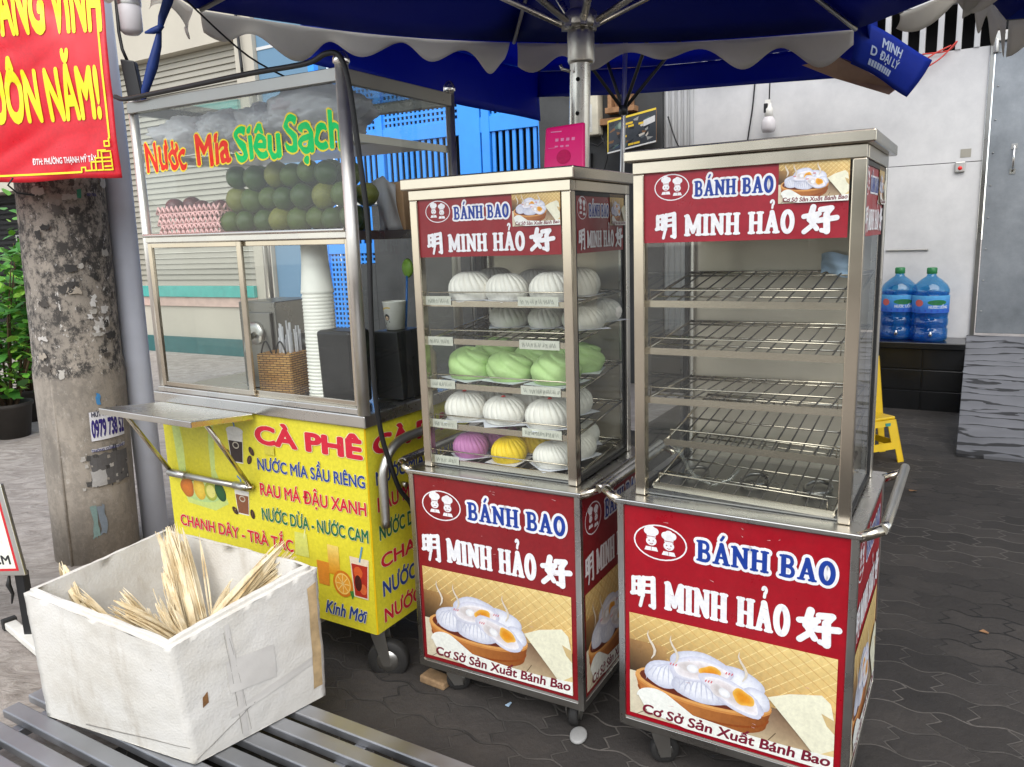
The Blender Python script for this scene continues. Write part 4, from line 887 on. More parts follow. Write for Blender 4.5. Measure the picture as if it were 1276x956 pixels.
# juice jug and fruit, iced coffees, orange juice, red drink
S.poly([(.06,.93),(.32,.94),(.30,.70),(.36,.57),(.28,.53),(.12,.54),(.085,.62)], (196,212,120)); S.poly([(.10,.93),(.29,.935),(.265,.69),(.14,.685)], (206,206,44)); S.grad(.125,.66,.275,.86,[(196,184,30),(202,190,36),(214,206,70),(210,204,60)])
S.ell(.2,.60,.12,.045,(176,204,130)); S.ell(.2,.615,.07,.03,(196,214,140))
for i in range(9): S.poly([(.09+i*.008,.635),(.075+i*.012,.69-.006*abs(i-4)),(.10+i*.008,.635)], (70,112,52), i == 0)
S.ell(.122,.605,.04,.042,(210,120,40),(170,96,30),wob=.05); S.ell(.196,.607,.036,.045,(232,200,74),(206,164,40),.2); S.ell(.262,.606,.037,.038,(198,196,80),(150,160,50)); S.ell(.262,.606,.026,.026,(220,214,120)); S.ell(.318,.612,.028,.04,(44,92,48),(28,70,36),.5)
def cup(S, x, y, w0, w1, h, liquid, ice=(225,222,214)):
    S.ribbon([(x+.004,y+h*.9),(x-.0,y+h*1.22),(x-.018,y+h*1.33)], .007, (90,140,200)); S.poly([(x-w0,y),(x+w0,y),(x+w1,y+h),(x-w1,y+h)], ice); f = .68
    S.poly([(x-w0*.93,y+.004),(x+w0*.93,y+.004),(x+(w0+(w1-w0)*f)*.93,y+h*f),(x-(w0+(w1-w0)*f)*.93,y+h*f)], liquid); S.ell(x,y+h,w1*1.06,.016,(236,234,226)); S.ell(x,y+h*.55,w0*.55,h*.11,(190,180,160)); S.ell(x,y+h*.55,w0*.4,h*.07,liquid)
cup(S, .432,.745,.032,.044,.125,(46,30,24)); cup(S, .44,.54,.03,.042,.115,(130,78,48))
for (x,y,r) in ((.385,.775,.4),(.50,.765,-.5),(.515,.80,.6),(.49,.55,.2),(.395,.55,.9)): S.ell(x,y,.012,.019,(60,36,22),rot=r,n=14); S.ribbon([(x-.006,y-.012),(x+.004,y+.012)], .003, (110,76,50))
S.poly([(.70,.43),(.77,.43),(.765,.52),(.705,.52)], (214,216,110)); S.ribbon([(.75,.50),(.765,.56)], .006, (220,222,150))
S.grad(.862,.39,.915,.50,[(226,150,30),(226,150,30),(240,214,120),(240,214,120)]); S.poly([(.81,.34),(.86,.34),(.865,.43),(.805,.43)], (224,140,40)); S.ell(.925,.362,.046,.05,(232,150,40),(214,120,20)); S.ell(.925,.362,.036,.04,(246,206,110)); S.ell(.925,.362,.031,.035,(238,164,50))
for i in range(8): S.ribbon([(.925,.362),(.925+.03*cos(i*pi/4),.362+.034*sin(i*pi/4))], .003, (248,214,140), nl=(i == 0))
S.poly([(.955,.34),(.99,.35),(.965,.31)], (60,130,50))
S.poly([(.975,.325),(1.04,.325),(1.052,.475),(.965,.475)], (232,214,190)); S.poly([(.98,.33),(1.035,.33),(1.045,.45),(.972,.45)], (176,42,26)); S.ell(1.0,.42,.02,.022,(214,92,40)); S.ell(1.02,.36,.016,.02,(220,104,56)); S.ell(.998,.38,.016,.03,(70,20,16)); S.ribbon([(1.01,.46),(1.026,.52)], .007, (90,150,190))
yline(S, 'CÀ PHÊ', .55,.838,1.05,.905,CR,.05); yline(S, 'NƯỚC MÍA SẦU RIÊNG', .545,.736,1.058,.780,CB); yline(S, 'RAU MÁ ĐẬU XANH', .547,.638,1.056,.685,CR); yline(S, 'NƯỚC DỪA - NƯỚC CAM', .545,.540,1.058,.587,CG); yline(S, 'CHANH DÂY - TRÀ TẮC', .063,.438,.694,.484,CR); S.text('Kính Mời', .835,.235,1.03,.285,CB,.03,(236,232,200),.03,shear=.35, warp=lambda x,y:(x,y+.0))
for i in range(22):
    rnd = random.Random(i); x, y = rnd.uniform(.05,1.0), rnd.uniform(.22,.92); S.ribbon([(x,y),(x+rnd.uniform(.005,.02),y+rnd.uniform(-.01,.01))], [.0005,.0015], (176,168,60))
S.rect(.59,.80,.64,.832,(206,196,66))
S.build('front_panel', t1, M([[1,0,0,0],[0,0,-1,.002],[0,1,0,0],[0,0,0,1]]), 'vinyl_matt')
S = Sheet(); S.rect(.008, zb+.002, D-.01, zc-.046, YEL)
for tx, z0, z1, c_, b in (('CÀ PHÊ',.842,.905,CR,.05),('NƯỚC MÍA SẦU RIÊNG',.735,.782,CB,.028),('RAU MÁ ĐẬU XANH',.638,.690,CR,.028),('NƯỚC DỪA - NƯỚC CAM',.535,.588,CG,.028),('CHANH DÂY',.430,.480,CR,.028),('NƯỚC SÂM BÍ ĐAO',.326,.384,CB,.028),('NƯỚC NHA ĐAM',.228,.280,CR,.028)): yline(S, tx, .045, z0, .6 if len(tx) > 7 else .53, z1, c_, b)
S.build('side_panel', t1, M([[0,0,1,W-.003],[1,0,0,0],[0,1,0,0],[0,0,0,1]]), 'vinyl_matt')
# glass case frame
R0 = .0215
for (u, v, nm) in ((R0,R0,0),(W-.002,.004,1),(R0,D-R0,0),(W-R0,D-R0,1)):
    mb = MB(); r = .021 if (u > .5 and v < .1) else .017
    mb.tube([(u,v,zc+.001),(u,v,zt+.01)], r, 18); p = mb.build('post', 'post_steel', t1); mb = MB()
    if u > .5: mb.lathe([(r+.002,0),(r+.005,.004),(r+.005,.016),(r*.9,.03),(r*.55,.038),(.001,.04)], 20, (u,v,zt+.008)); mb.build('cap', 'chrome', p)
mb = MB(); mb.box((R0,-.004,zt-.04),(W-.02,.02,zt)); mb.box((R0,D-.03,zt-.04),(W-.03,D,zt)); mb.box((.0,.02,zt-.04),(.02,D-.03,zt)); mb.box((W-.024,.026,zt-.045),(W-.004,D-.035,zt)); mb.build('top_rail', 'steel_dark', t1, .002)
mb = MB(); mb.box((.02,.02,zt-.008),(W-.025,D-.03,zt-.002)); mb.build('roof_sheet', 'glass_foggy', t1)
mb = MB(); mb.box((.04,-.002,zr-.022),(W-.024,.022,zr)); mb.tube([(.04,-.008,zr+.004),(W-.024,-.008,zr+.004)], .007, 10); mb.build('window_rail', 'steel', t1, .002)
mb = MB(); mb.box((.02,.024,zr-.028),(W-.026,D-.12,zr-.006)); mb.build('middle_shelf', 'steel_dark', t1, .002)
mb = MB(); mb.box((W-.02,.03,zr-.03),(W-.006,D-.04,zr)); mb.build('side_rail', 'steel_dark', t1, .002)
mb = MB(); mb.box((.03,.25,1.885),(W-.03,D-.05,1.893)); mb.tube([(.03,.25,1.89),(W-.03,.25,1.89)], .008, 8); mb.box((.022,.03,1.87),(.034,D-.04,1.9)); mb.box((W-.034,.03,1.87),(W-.024,D-.04,1.895)); mb.build('upper_shelf', 'steel_dull', t1)
mb = MB()
for (ua, ub, v) in ((.04,.555,.004),(.515,W-.026,.016)):
    for u in (ua, ub-.022): mb.box((u,v,zc+.024),(u+.022,v+.011,zr-.024))
    mb.box((ua+.022,v,zc+.024),(ub-.022,v+.011,zc+.042)); mb.box((ua+.022,v,zr-.042),(ub-.022,v+.011,zr-.024))
mb.build('sliding_window_frame', 'steel_warm', t1, .002)
mb = MB(); mb.box((.02,-.006,zc+.001),(W-.02,.03,zc+.022)); mb.build('window_track', 'steel', t1, .003)
def pane(vs, nm='pane', mat='glass', parent=t1):
    mb = MB(); mb.add(vs, [(0,1,2,3)]); return mb.build(nm, mat, parent)
pane([(.06,.01,zc+.03),(.54,.01,zc+.03),(.54,.01,zr-.03),(.06,.01,zr-.03)], 'window_pane'); pane([(.53,.022,zc+.03),(W-.04,.022,zc+.03),(W-.04,.022,zr-.03),(.53,.022,zr-.03)], 'window_pane')
fp = pane([(.035,.012,zr+.002),(W-.022,.012,zr+.002),(W-.022,.012,zt-.03),(.035,.012,zt-.03)], 'front_pane')
pane([(W-.012,.03,zr),(W-.012,D-.035,zr),(W-.012,D-.035,zt-.04),(W-.012,.03,zt-.04)], 'side_pane', 'glass_clear'); pane([(W-.012,.03,zc),(W-.012,D-.035,zc),(W-.012,D-.035,zr-.03),(W-.012,.03,zr-.03)], 'side_pane', 'glass_clear')
pane([(.01,.03,zc),(.01,D-.035,zc),(.01,D-.035,zt-.04),(.01,.03,zt-.04)], 'side_pane', 'glass_clear')
S = Sheet(); OR = (238,52,34); GR = (20,214,112); YO = (250,226,70)
def bl(txt, s0, t0, s1, t1_, c): S.text(txt, s0, t0, s1, t1_, c, .03, YO, .04, warp=lambda x, y: (x+.004*sin(y*120), y+.004*sin(x*40)))
bl('Nước', .085,1.830,.302,1.935,OR); bl('Mía', .368,1.834,.535,1.940,OR); bl('Siêu', .570,1.838,.778,1.952,GR); bl('Sạch', .808,1.846,1.044,1.962,GR)
S.build('glass_lettering', fp, M([[1,0,0,0],[0,0,-1,.0105],[0,1,0,0],[0,0,0,1]]), 'paper')
# fold down tray with its brackets
mb = MB(); mb.hexa([(.07,-.29,.962),(.577,-.29,.962),(.56,-.014,.928),(.05,-.014,.928),(.07,-.29,.985),(.577,-.29,.985),(.56,-.014,.951),(.05,-.014,.951)]); tr = mb.build('tray', 'steel', t1, .003)
for u in (.052, .512):
    mb = MB(); mb.tube([(u,-.014,.665),(u+.02,-.2,.955)], .0085, 10); mb.lathe([(.014,0),(.014,.012)], 12, (u,-.016,.66)); mb.build('bracket', 'steel_warm', tr)
mb = MB(); mb.tube([(.05,-.02,.662),(.512,-.02,.664)], .012, 12); mb.tube([(.05,-.02,.662),(.15,-.02,.6625)], .0155, 12); mb.tube([(.43,-.02,.6635),(.505,-.02,.664)], .0155, 12); mb.build('crossbar', 'steel_dull', tr)
# push handle on the right side
mb = MB(); hp = [(W+.035,.035,.595)]+[(W+.035,.035,.62+.05*i) for i in range(4)]+[(W+.037,.035+.13*(1-cos(rad(i*15))), .77+.11*sin(rad(i*15))) for i in range(1,7)]+[(W+.037,.3,.88),(W+.037,.56,.885)]
mb.tube(hp, .0165, 16); mb.tube([(W-.004,.18,.70),(W+.02,.18,.70)], .01, 8); mb.tube([(W-.004,.5,.885),(W+.037,.5,.885)], .012, 8); mb.build('push_handle', 'steel_dull', t1)
for (u, v, rz) in ((W-.05,.07,-1.15),(.09,.08,.5),(W-.06,D-.08,.2),(.09,D-.08,.4)): caster(t1, u, v, .075, zb, .045, rz, zg=-.0113*u)
for x, (u, v) in enumerate(((.02,D+.0),)): pass

# ---- what stands in it
def c1obj(mb, name, mat, u, v, z, label, cat, rz=0, group=None, **k):
    o = mb.build(name, mat, None, loc=c1p(u,v,z), rz=A1+rz, **k); return tag(o, label, cat, group)
mb = MB(); mb.lathe([(.001,-1)]+[(cos(-pi/2+pi*i/16)*(1+.015*sin(i*3)), .95*sin(-pi/2+pi*i/16)) for i in range(1,16)]+[(.001,.93)], 26, caps=False)
for i in range(len(mb.v)): x, y, z = mb.v[i]; q = 1+.04*noise.noise(V((x,y,z))*2.1); mb.v[i] = (x*q, y*q, z*q)
proto = None; ordn = ('first','second','third','fourth','fifth','sixth','seventh','eighth')
for k, (rowname, z, n, u0) in enumerate((('bottom',1.634,8,.41),('middle',1.710,7,.45),('top',1.787,6,.47))):
    for j, (dn, v) in enumerate((('front',.10),('back',.19))):
        for i in range(n if j == 0 else n):
            u = u0+i*.084+.02*j+.008*sin(i*7+k*3); r = .0425+.0035*sin(i*5+k*2+j*3); z_ = z+.004*sin(i*3+k)
            if u > 1.01: continue
            if proto is None: proto = o = mb.build('green_orange', 'orange_skin')
            else: o = proto.copy(); SC.collection.objects.link(o)
            o.location = c1p(u, v+.008*sin(i*5.3+k*2)+.006*sin(i*4), z_); o.scale = (r,)*3; o.rotation_euler = (i*1.3+k, k*2.1+i*.7, i*2.2); o.material_slots[0].link = 'OBJECT'; o.material_slots[0].material = MT[('orange_skin','orange_skin_dark','orange_skin','orange_skin_dark','orange_skin_pale')[(i*3+k*4+j*2) % 5]]
            tag(o, 'green orange, %s from left in the %s row of the %s layer' % (ordn[i], dn, rowname), 'fruit', 'green oranges stacked in the glass case')
# pink basket of plums
mb = MB(); nx = 26
def bk(s0, s1, v0, v1):
    n = int(abs(s1-s0+v1-v0)/.026)
    for i in range(n):
        for j in range(4):
            f0, f1 = i/n, (i+1)/n; P = lambda f, zz: (s0+(s1-s0)*f, v0+(v1-v0)*f, zz); z0 = .004+j*.0215; off = .5*(j%2); a = f0+(off+.0)/n
            mb.tube([P(f0+off/n, z0), P(f0+(off+.5)/n, z0+.0215)], .0042, 5); mb.tube([P(f0+(off+1)/n, z0), P(f0+(off+.5)/n, z0+.0215)], .0042, 5)
        mb.tube([P((i+.0)/n, .09), P((i+.5)/n, .112), P((i+1)/n, .09)], .0055, 5)
    for zz in (.0,.046,.088): mb.tube([P(0,zz), P(1,zz)], .0035, 6)
bk(0,.34,0,0); bk(.34,.34,0,.22); bk(0,0,0,.22); bk(0,.34,.22,.22); mb.box((0,0,0),(.34,.22,.004))
o = c1obj(mb, 'pink_basket', 'pink_plastic', .055, .05, zr-.005, 'pink open weave plastic basket with a zigzag rim on the upper glass shelf', 'basket')
pm = MB(); pm.lathe([(.001,-1)]+[(cos(-pi/2+pi*i/10), sin(-pi/2+pi*i/10)) for i in range(1,10)]+[(.001,1)], 18, caps=False); pr = None
for i, (u, v, z, r) in enumerate(((.10,.10,1.70,.036),(.15,.14,1.705,.037),(.23,.12,1.69,.035),(.30,.15,1.69,.034),(.12,.2,1.69,.036),(.2,.21,1.69,.035))):
    if pr is None: pr = o = pm.build('plum', 'plum')
    else: o = pr.copy(); SC.collection.objects.link(o)
    o.location = c1p(u,v,z); o.scale = (r,r,r*.92); tag(o, 'dark red plum in the pink basket, ' + ('at the front left corner','second from the left in front','in the middle of the front','at the front right','at the back left','in the middle of the back')[i], 'fruit', 'plums in the pink basket')
# plastic bags bundled on the upper shelf
def bagmesh(sx, sy, sz, seed):
    mb = MB()
    def P(u, v):
        a, b = 2*pi*u, pi*(v-.5); p = V((cos(a)*cos(b), sin(a)*cos(b), sin(b))); q = 1+.25*noise.noise(p*1.8+V((seed,0,0)))+.22*abs(noise.noise(p*4+V((0,seed,0))))+.1*abs(noise.noise(p*10+V((seed,0,3))))
        return (p.x*sx*q, p.y*sy*q, p.z*sz*q)
    mb.grid(P, 90, 50, wrap=True); return mb
for i, (u, v, z, sx, sy, sz, lb) in enumerate(((.17,.16,1.965,.15,.12,.06,'flat milky plastic bag roll at the left of the upper shelf'),(.37,.16,1.965,.10,.1,.065,'crumpled grey white plastic bag between two others on the upper shelf'),(.55,.18,1.97,.10,.1,.07,'small crumpled white bag beside the big one on the upper shelf'),(.80,.17,1.982,.19,.14,.085,'large puffed white plastic bag on the upper shelf behind the green lettering'))):
    c1obj(bagmesh(sx,sy,sz,i*3.7), 'plastic_bag', 'bag', u, v, z, lb, 'bag', group='plastic bags on the upper shelf')
mb = MB(); mb.hexa([(0,0,0),(.075,0,0),(.075,.05,0),(0,.05,0),(.004,.0,.17),(.071,0,.17),(.071,.03,.17),(.004,.03,.17)]); c1obj(mb, 'paper_bag', 'brown_paper', .955, .33, zr-.005, 'tan paper bag standing right of the green oranges', 'bag', bevel=.004)
mb = MB(); mb.grid(lambda u, v: (u*.10-.02*v, .01*sin(u*9+v*4)+.0, v*.19*(1-.3*abs(u-.4))), 10, 10); c1obj(mb, 'clear_bag', 'bag', .93, .31, zr, 'white cut plastic bag behind the green oranges', 'bag', solid=.001)
# lower compartment
def cupstack(n, r0, r1, h, pitch):
    mb = MB(); mb.lathe([(.001,0),(r0,0),(r1*.97,h-.008)], 24, caps=False)
    for i in range(n):
        z = h-.008-(0)+0; zz = .0
    return mb
mb = MB(); prof = []
for i in range(30): z = i*.0125; prof += [(.037-.0+.0006*i*.25,z),(.0415-.0001*i,z+.004),(.0415-.0001*i,z+.0075),(.0375,z+.009)]
prof += [(.041,.375),(.041,.385),(.040,.386),(.0335,.48),(.032,.55),(.0001,.551)]
mb.lathe([(r*1.42, z*1.03) for r, z in prof], 30); S = Sheet()
cs = c1obj(mb, 'cup_stack', 'cup_paper', .765, .15, zc+.002, 'tall stack of cream paper cups upside down behind the right window', 'cups')
mb = MB(); mb.box((-.075,-.06,0),(.075,.06,.165)); wk = c1obj(mb, 'wicker_basket', 'wicker', .575, .14, zc+.002, 'square wicker basket with wire handles holding straws', 'basket', rz=.15, bevel=.008)
mb = MB()
for x in (-.035,.03): mb.tube([(x-.025+.05*i/8, -.05, .16+.05*sin(pi*i/8)) for i in range(9)], .003, 6)
mb.build('handle', 'cable', wk)
mb = MB(); rnd = random.Random(5)
for i in range(26):
    x, y = rnd.uniform(.0,.06), rnd.uniform(-.03,.04); mb.tube([(x,y,.0),(x+rnd.uniform(-.012,.012),y+rnd.uniform(-.01,.01),rnd.uniform(.2,.27))], .003, 6)
o = c1obj(mb, 'straw_bundle', 'bag', .575, .14, zc+.01, 'bundle of white straws standing in the wicker basket', 'straws', rz=.15)
mb = MB(); mb.hexa([(0,0,0),(.15,0,0),(.15,.10,0),(0,.10,0),(-.004,-.004,.26),(.154,-.004,.26),(.154,.104,.26),(-.004,.104,.26)]); c1obj(mb, 'mesh_bin', 'black_plastic', .805, .09, zc+.002, 'dark grey perforated holder right of the cup stack', 'holder', bevel=.012)
mb = MB(); mb.hexa([(0,0,0),(.13,0,0),(.13,.16,0),(0,.16,0),(.012,.0,.245),(.118,0,.245),(.118,.15,.245),(.012,.15,.245)]); c1obj(mb, 'black_box', 'black_plastic', .93, .23, zc+.002, 'plain black box behind the corner post carrying a printed cup', 'box', bevel=.004)
mb = MB(); mb.lathe([(.001,0),(.033,0),(.042,.098),(.044,.1),(.041,.101)], 24, caps=False); pc = c1obj(mb, 'printed_cup', 'cup_paper', .985, .30, zc+.249, 'white paper cup with a yellow curve and a small face on the black box', 'cup')
S = Sheet(); S.ribbon([(-.03+.06*i/8,.06+.02*sin(i/8*2)) for i in range(9)], .004, (226,190,60)); S.ell(.012,.045,.012,.012,(40,40,42)); S.ell(.012,.042,.008,.007,(220,190,160)); S.ribbon([(.0,.022),(.024,.03)], .008, (60,58,58))
def wrapm(o_):
    for v in o_.data.vertices:
        a = v.co.x/.039-.5; r = .033+.009*v.co.z/.1+.0008; v.co.y, v.co.x = -r*cos(a), r*sin(a)
wrapm(S.build('print', pc, M([[1,0,0,0],[0,0,-1,0],[0,1,0,0],[0,0,0,1]]), 'paper'))
mb = MB(); mb.tube([(0,0,0),(.012,.0,.10),(.02,0,.19)], .004, 8); sp = c1obj(mb, 'spoon', 'blue_plastic', 1.0, .34, zc+.25, 'blue handled ladle with a yellow green bowl leaning behind the printed cup', 'ladle'); mb = MB(); mb.lathe([(.001,-.008),(.022,-.004),(.028,.004),(.024,.008),(.001,.008)], 18, caps=False)
mb.v = [(x*.9+.022, z_*1.0, y_*1.25+.215) for x, y_, z_ in mb.v]; mb.build('bowl', 'leaf_c', sp)
mb = MB(); mb.box((0,0,0),(.2,.22,.34)); mb.box((.02,-.012,.05),(.18,0,.30)); mb.tube([(.1,-.012,.22),(.1,-.06,.2),(.1,-.07,.15)], .012, 10); jb = c1obj(mb, 'juice_press', 'steel_dark', .29, .2, zc+.002, 'boxy steel cane juice press with a spout behind the left window', 'press', bevel=.004)
mb = MB(); mb.lathe([(.02,-.012),(.045,-.012),(.045,0),(.02,0)], 16, (0,0,0)); mb.v = [(x+.1, z_*1.0-.012, y_+.22) for x, y_, z_ in mb.v]; mb.build('feed_ring', 'steel_dull', jb)
for i in range(3):
    mb = MB(); mb.tube([(0,0,0),(.13,0,0)], .036, 18); c1obj(mb, 'steel_roller', 'steel', .545, .27, zc+.04+i*.073, ('lowest','middle','topmost')[i]+' of three stacked steel cylinders behind the wicker basket', 'roller', group='steel cylinders in the drinks cart')
mb = MB(); mb.lathe([(.05,0),(.052,.01),(.052,.14),(.04,.16),(.04,.172),(.001,.174)], 20); c1obj(mb, 'sugar_jar', 'cane_syrup', 1.01, .42, zc+.002, 'squat jar of amber syrup on the counter near the back of the side pane', 'jar')

# ================================================================== FOREGROUND LEFT
# slatted steel platform
rk = thing('slatted_platform', 'low galvanised platform of parallel steel slats under the foam box', 'platform', (-1.0,2.0,0), A0)
for i in range(9):
    v = .305-i*.086; mb = MB(); mb.box((-.71+.012*(i%2),v,.092),(1.5,v+.052,.12)); mb.build('slat', 'galvanised', rk, .004)
for u in (-.62, .4, 1.42): 
    mb = MB(); mb.box((u,-.4,.06),(u+.04,.36,.091)); mb.build('cross_bar', 'galvanised', rk, .003)
    for v in (-.38,.3): B((u,v,0),(u+.04,v+.04,.059), 'leg', 'galvanised', rk)
# foam box
bb = [V(p) for p in ((-.925,1.945,.123),(-.632,2.262,.123),(-1.185,2.55,.123),(-1.49,2.206,.123))]
tt = [V(p) for p in ((-.950,1.928,.485),(-.621,2.253,.565),(-1.245,2.62,.565),(-1.492,2.195,.540))]
mb = MB(); nn = lambda p: noise.noise(p*5)*.0022+noise.noise(p*23)*.0025+noise.noise(p*70)*.001
def quadgrid(a, b, c, d, n=26, flip=False, bulge=0, amp=1):
    ctr = (bb[0]+bb[1]+bb[2]+bb[3])/4
    def P(u, v):
        p = a.lerp(b, u).lerp(d.lerp(c, u), v); o_ = V((p.x-ctr.x, p.y-ctr.y, 0)).normalized(); return tuple(p+o_*(nn(p)*amp+bulge*sin(pi*u)*sin(pi*min(1,v*1.0))))
    mb.grid(P, n, n)
ins = lambda p, q: p+(q-p)*q_
ctr = (tt[0]+tt[1]+tt[2]+tt[3])/4
q_ = .085
ti = [p.lerp(ctr, .095)-V((0,0,.004)) for p in tt]; bi = [p.lerp((bb[0]+bb[2])/2, .12)+V((0,0,.05)) for p in bb]
for i in range(4): j = (i+1)%4; quadgrid(bb[i], bb[j], tt[j], tt[i], bulge=.006)
tm = [p.lerp(q, .5) for p, q in zip(tt, ti)]; tu = [p+V((0,0,.014)) for p in tm]; ti = [p+V((0,0,.016)) for p in ti]
for i in range(4):
    j = (i+1)%4; quadgrid(tt[i], tt[j], tm[j], tm[i], 20, amp=.6); quadgrid(tm[i], tm[j], tu[j], tu[i], 20, amp=.6); quadgrid(tu[i], tu[j], ti[j], ti[i], 20, amp=.6)
for i in range(4): j = (i+1)%4; quadgrid(ti[i], ti[j], bi[j], bi[i], 14)
mb.add(bi, [(0,1,2,3)]); mb.add(bb, [(3,2,1,0)])
for i in range(len(mb.v)):                                              # chipped corners and worn rim
    x, y, z = mb.v[i]; k = noise.noise(V((x,y,z))*14)
    if z > .46: z -= max(0, k)*.009+.003*abs(noise.noise(V((x,y,z))*40)); x += .002*noise.noise(V((x,y,z))*30); y += .002*noise.noise(V((x,y,z+9))*30)
    mb.v[i] = (x, y, z)
c = (bb[0]+bb[2])/2; mb.v = [(x-c.x, y-c.y, z-.121) for x, y, z in mb.v]
fb = mb.build('foam_box', 'styrofoam', loc=(c.x,c.y,.121)); tag(fb, 'big worn white foam box full of cane husks on the slatted platform', 'box')
bm = bmesh.new(); bm.from_mesh(fb.data); bmesh.ops.remove_doubles(bm, verts=bm.verts, dist=.002); bmesh.ops.recalc_face_normals(bm, faces=bm.faces); bm.to_mesh(fb.data); bm.free()
# groove lines along the rim and tape strips
def strip(name, pts, wd, mat):
    mb = MB(); mb.tube([V(p)-V((c.x,c.y,.121)) for p in pts], wd, 6); return mb.build(name, mat, fb)
def on_face(i, u, v, off=.004):
    a, b_, d_, e_ = bb[i], bb[(i+1)%4], tt[(i+1)%4], tt[i]; p = a.lerp(b_, u).lerp(e_.lerp(d_, u), v); o_ = V((p.x-ctr.x, p.y-ctr.y, 0)).normalized(); return p+o_*(off+.006*sin(pi*u)*sin(pi*v)+nn(p))-V((c.x,c.y,.121))
def patch(i, quad, name, mat, n=8):
    mb = MB(); Q4 = [V((q[0],q[1],0)) for q in quad]
    mb.grid(lambda s, t: tuple(on_face(i, *(Q4[0].lerp(Q4[1], s).lerp(Q4[3].lerp(Q4[2], s), t))[:2], .0025)), n, n); mb.build(name, mat, fb)
plain('tape', (212,209,203), .3, var=.06); plain('tape_edge', (150,146,140), .6, var=.3, scale=30); plain('stain', (186,160,120), .8, var=.3, scale=18); plain('tear', (120,84,48), .8, var=.4, scale=40)
patch(0, ((.30,.42),(.62,.36),(.62,.62),(.30,.68)), 'tape_strip', 'tape'); patch(0, ((.28,.22),(.9,.3),(.9,.36),(.28,.28)), 'tape_strip', 'tape'); patch(0, ((.34,.02),(.38,.02),(.36,.95),(.33,.95)), 'tape_strip', 'tape')
patch(0, ((.335,.05),(.338,.05),(.323,.9),(.321,.9)), 'scratch', 'tape_edge'); patch(0, ((.40,.05),(.403,.05),(.350,.85),(.348,.85)), 'scratch', 'tape_edge'); patch(0, ((.02,.03),(.45,.25),(.45,.256),(.02,.038)), 'scratch', 'tape_edge')
patch(0, ((.90,.1),(.975,.1),(.975,.9),(.91,.88)), 'stain', 'stain'); patch(0, ((.12,.42),(.16,.44),(.165,.53),(.13,.50)), 'tear', 'tear')
patch(3, ((.30,.04),(.99,.14),(.99,.146),(.30,.052)), 'scratch', 'tape_edge')
# cane husks
def husk(base, tip, n, wd, spread, seed, label, thick=.0025):
    rnd = random.Random(seed); base, tip = V(base), V(tip); d = tip-base; L = d.length; d.normalize(); sd_ = d.cross(V((.3,-.9,.2))).normalized(); up = sd_.cross(d); mb = MB()
    for i in range(n*3):
        thin = i >= n
        o1 = sd_*rnd.uniform(-wd,wd)+up*rnd.uniform(-wd*.5,wd*.5); o2 = o1*rnd.uniform(.7,1.1)+sd_*rnd.uniform(-spread,spread)+up*rnd.uniform(-spread,spread)*.6; o2 = o2*(2.0 if thin and i % 4 == 0 else 1); l0 = rnd.uniform(0,.12); l1 = rnd.uniform(.72,1.0); w0 = rnd.uniform(.0012,.003) if thin else rnd.uniform(.005,.015); bend = sd_*rnd.uniform(-.012,.012)+up*rnd.uniform(-.012,.012)
        pts = []; k = 7
        for j in range(k+1):
            f = l0+(l1-l0)*j/k; pts.append(base+d*L*f+o1.lerp(o2,f)+bend*sin(pi*f))
        ww = [w0*(.6+.4*sin(pi*(j/k)**.8))*(1 if j < k else .25) for j in range(k+1)]; vs = []; tw = rnd.uniform(0,pi)
        for j, p in enumerate(pts):
            a = sd_*cos(tw+j*.15)+up*sin(tw+j*.15); b = d.cross(a); vs += [p-a*ww[j], p+b*thick*.5, p+a*ww[j], p-b*thick*.5]
        fs = [(j*4+q, j*4+(q+1)%4, (j+1)*4+(q+1)%4, (j+1)*4+q) for j in range(k) for q in range(4)]+[(3,2,1,0),(k*4,k*4+1,k*4+2,k*4+3)]; mb.add(vs, fs)
    mb.v = [tuple(V(v)-base) for v in mb.v]; o = mb.build('cane_husk', 'cane_husk', loc=base); return tag(o, label, 'cane husk', 'crushed sugar cane husks in the foam box')
husk((-1.0,2.26,.28), (-1.16,2.46,.64), 40, .03, .02, 1, 'thick upright sheaf of cane husk leaning on the back wall of the foam box')
husk((-1.02,2.20,.30), (-1.155,2.40,.53), 14, .02, .03, 2, 'thin split cane husk strips left of the thick upright sheaf')
husk((-.98,2.22,.37), (-.735,2.33,.62), 13, .016, .014, 3, 'long straight cane husk bundle pointing up to the right corner of the foam box')
husk((-.93,2.28,.42), (-.70,2.33,.575), 9, .012, .01, 4, 'short cane husk bundle under the long one at the right corner')
husk((-1.22,2.18,.41), (-1.40,2.28,.485), 9, .018, .014, 5, 'greenish flat cane husk lying at the left rim of the foam box')
husk((-1.37,2.26,.45), (-1.45,2.335,.585), 5, .008, .006, 6, 'single pointed cane husk sliver standing up at the left corner')
husk((-1.0,2.10,.40), (-1.21,2.13,.515), 12, .026, .02, 7, 'broad frayed cane husk lying towards the front wall of the foam box')
husk((-1.06,2.14,.40), (-1.235,2.25,.51), 7, .01, .008, 8, 'narrow green cane sliver in the middle of the foam box')
husk((-.99,2.10,.38), (-1.12,2.2,.49), 10, .025, .03, 9, 'ragged curled cane husk in the front corner of the foam box')
husk((-1.0,2.29,.35), (-.92,2.35,.50), 4, .005, .006, 10, 'lone thin cane stick between the two bundles')
husk((-1.15,2.25,.26), (-.78,2.2,.36), 40, .08, .03, 11, 'loose bed of cane husk shreds at the bottom of the foam box')
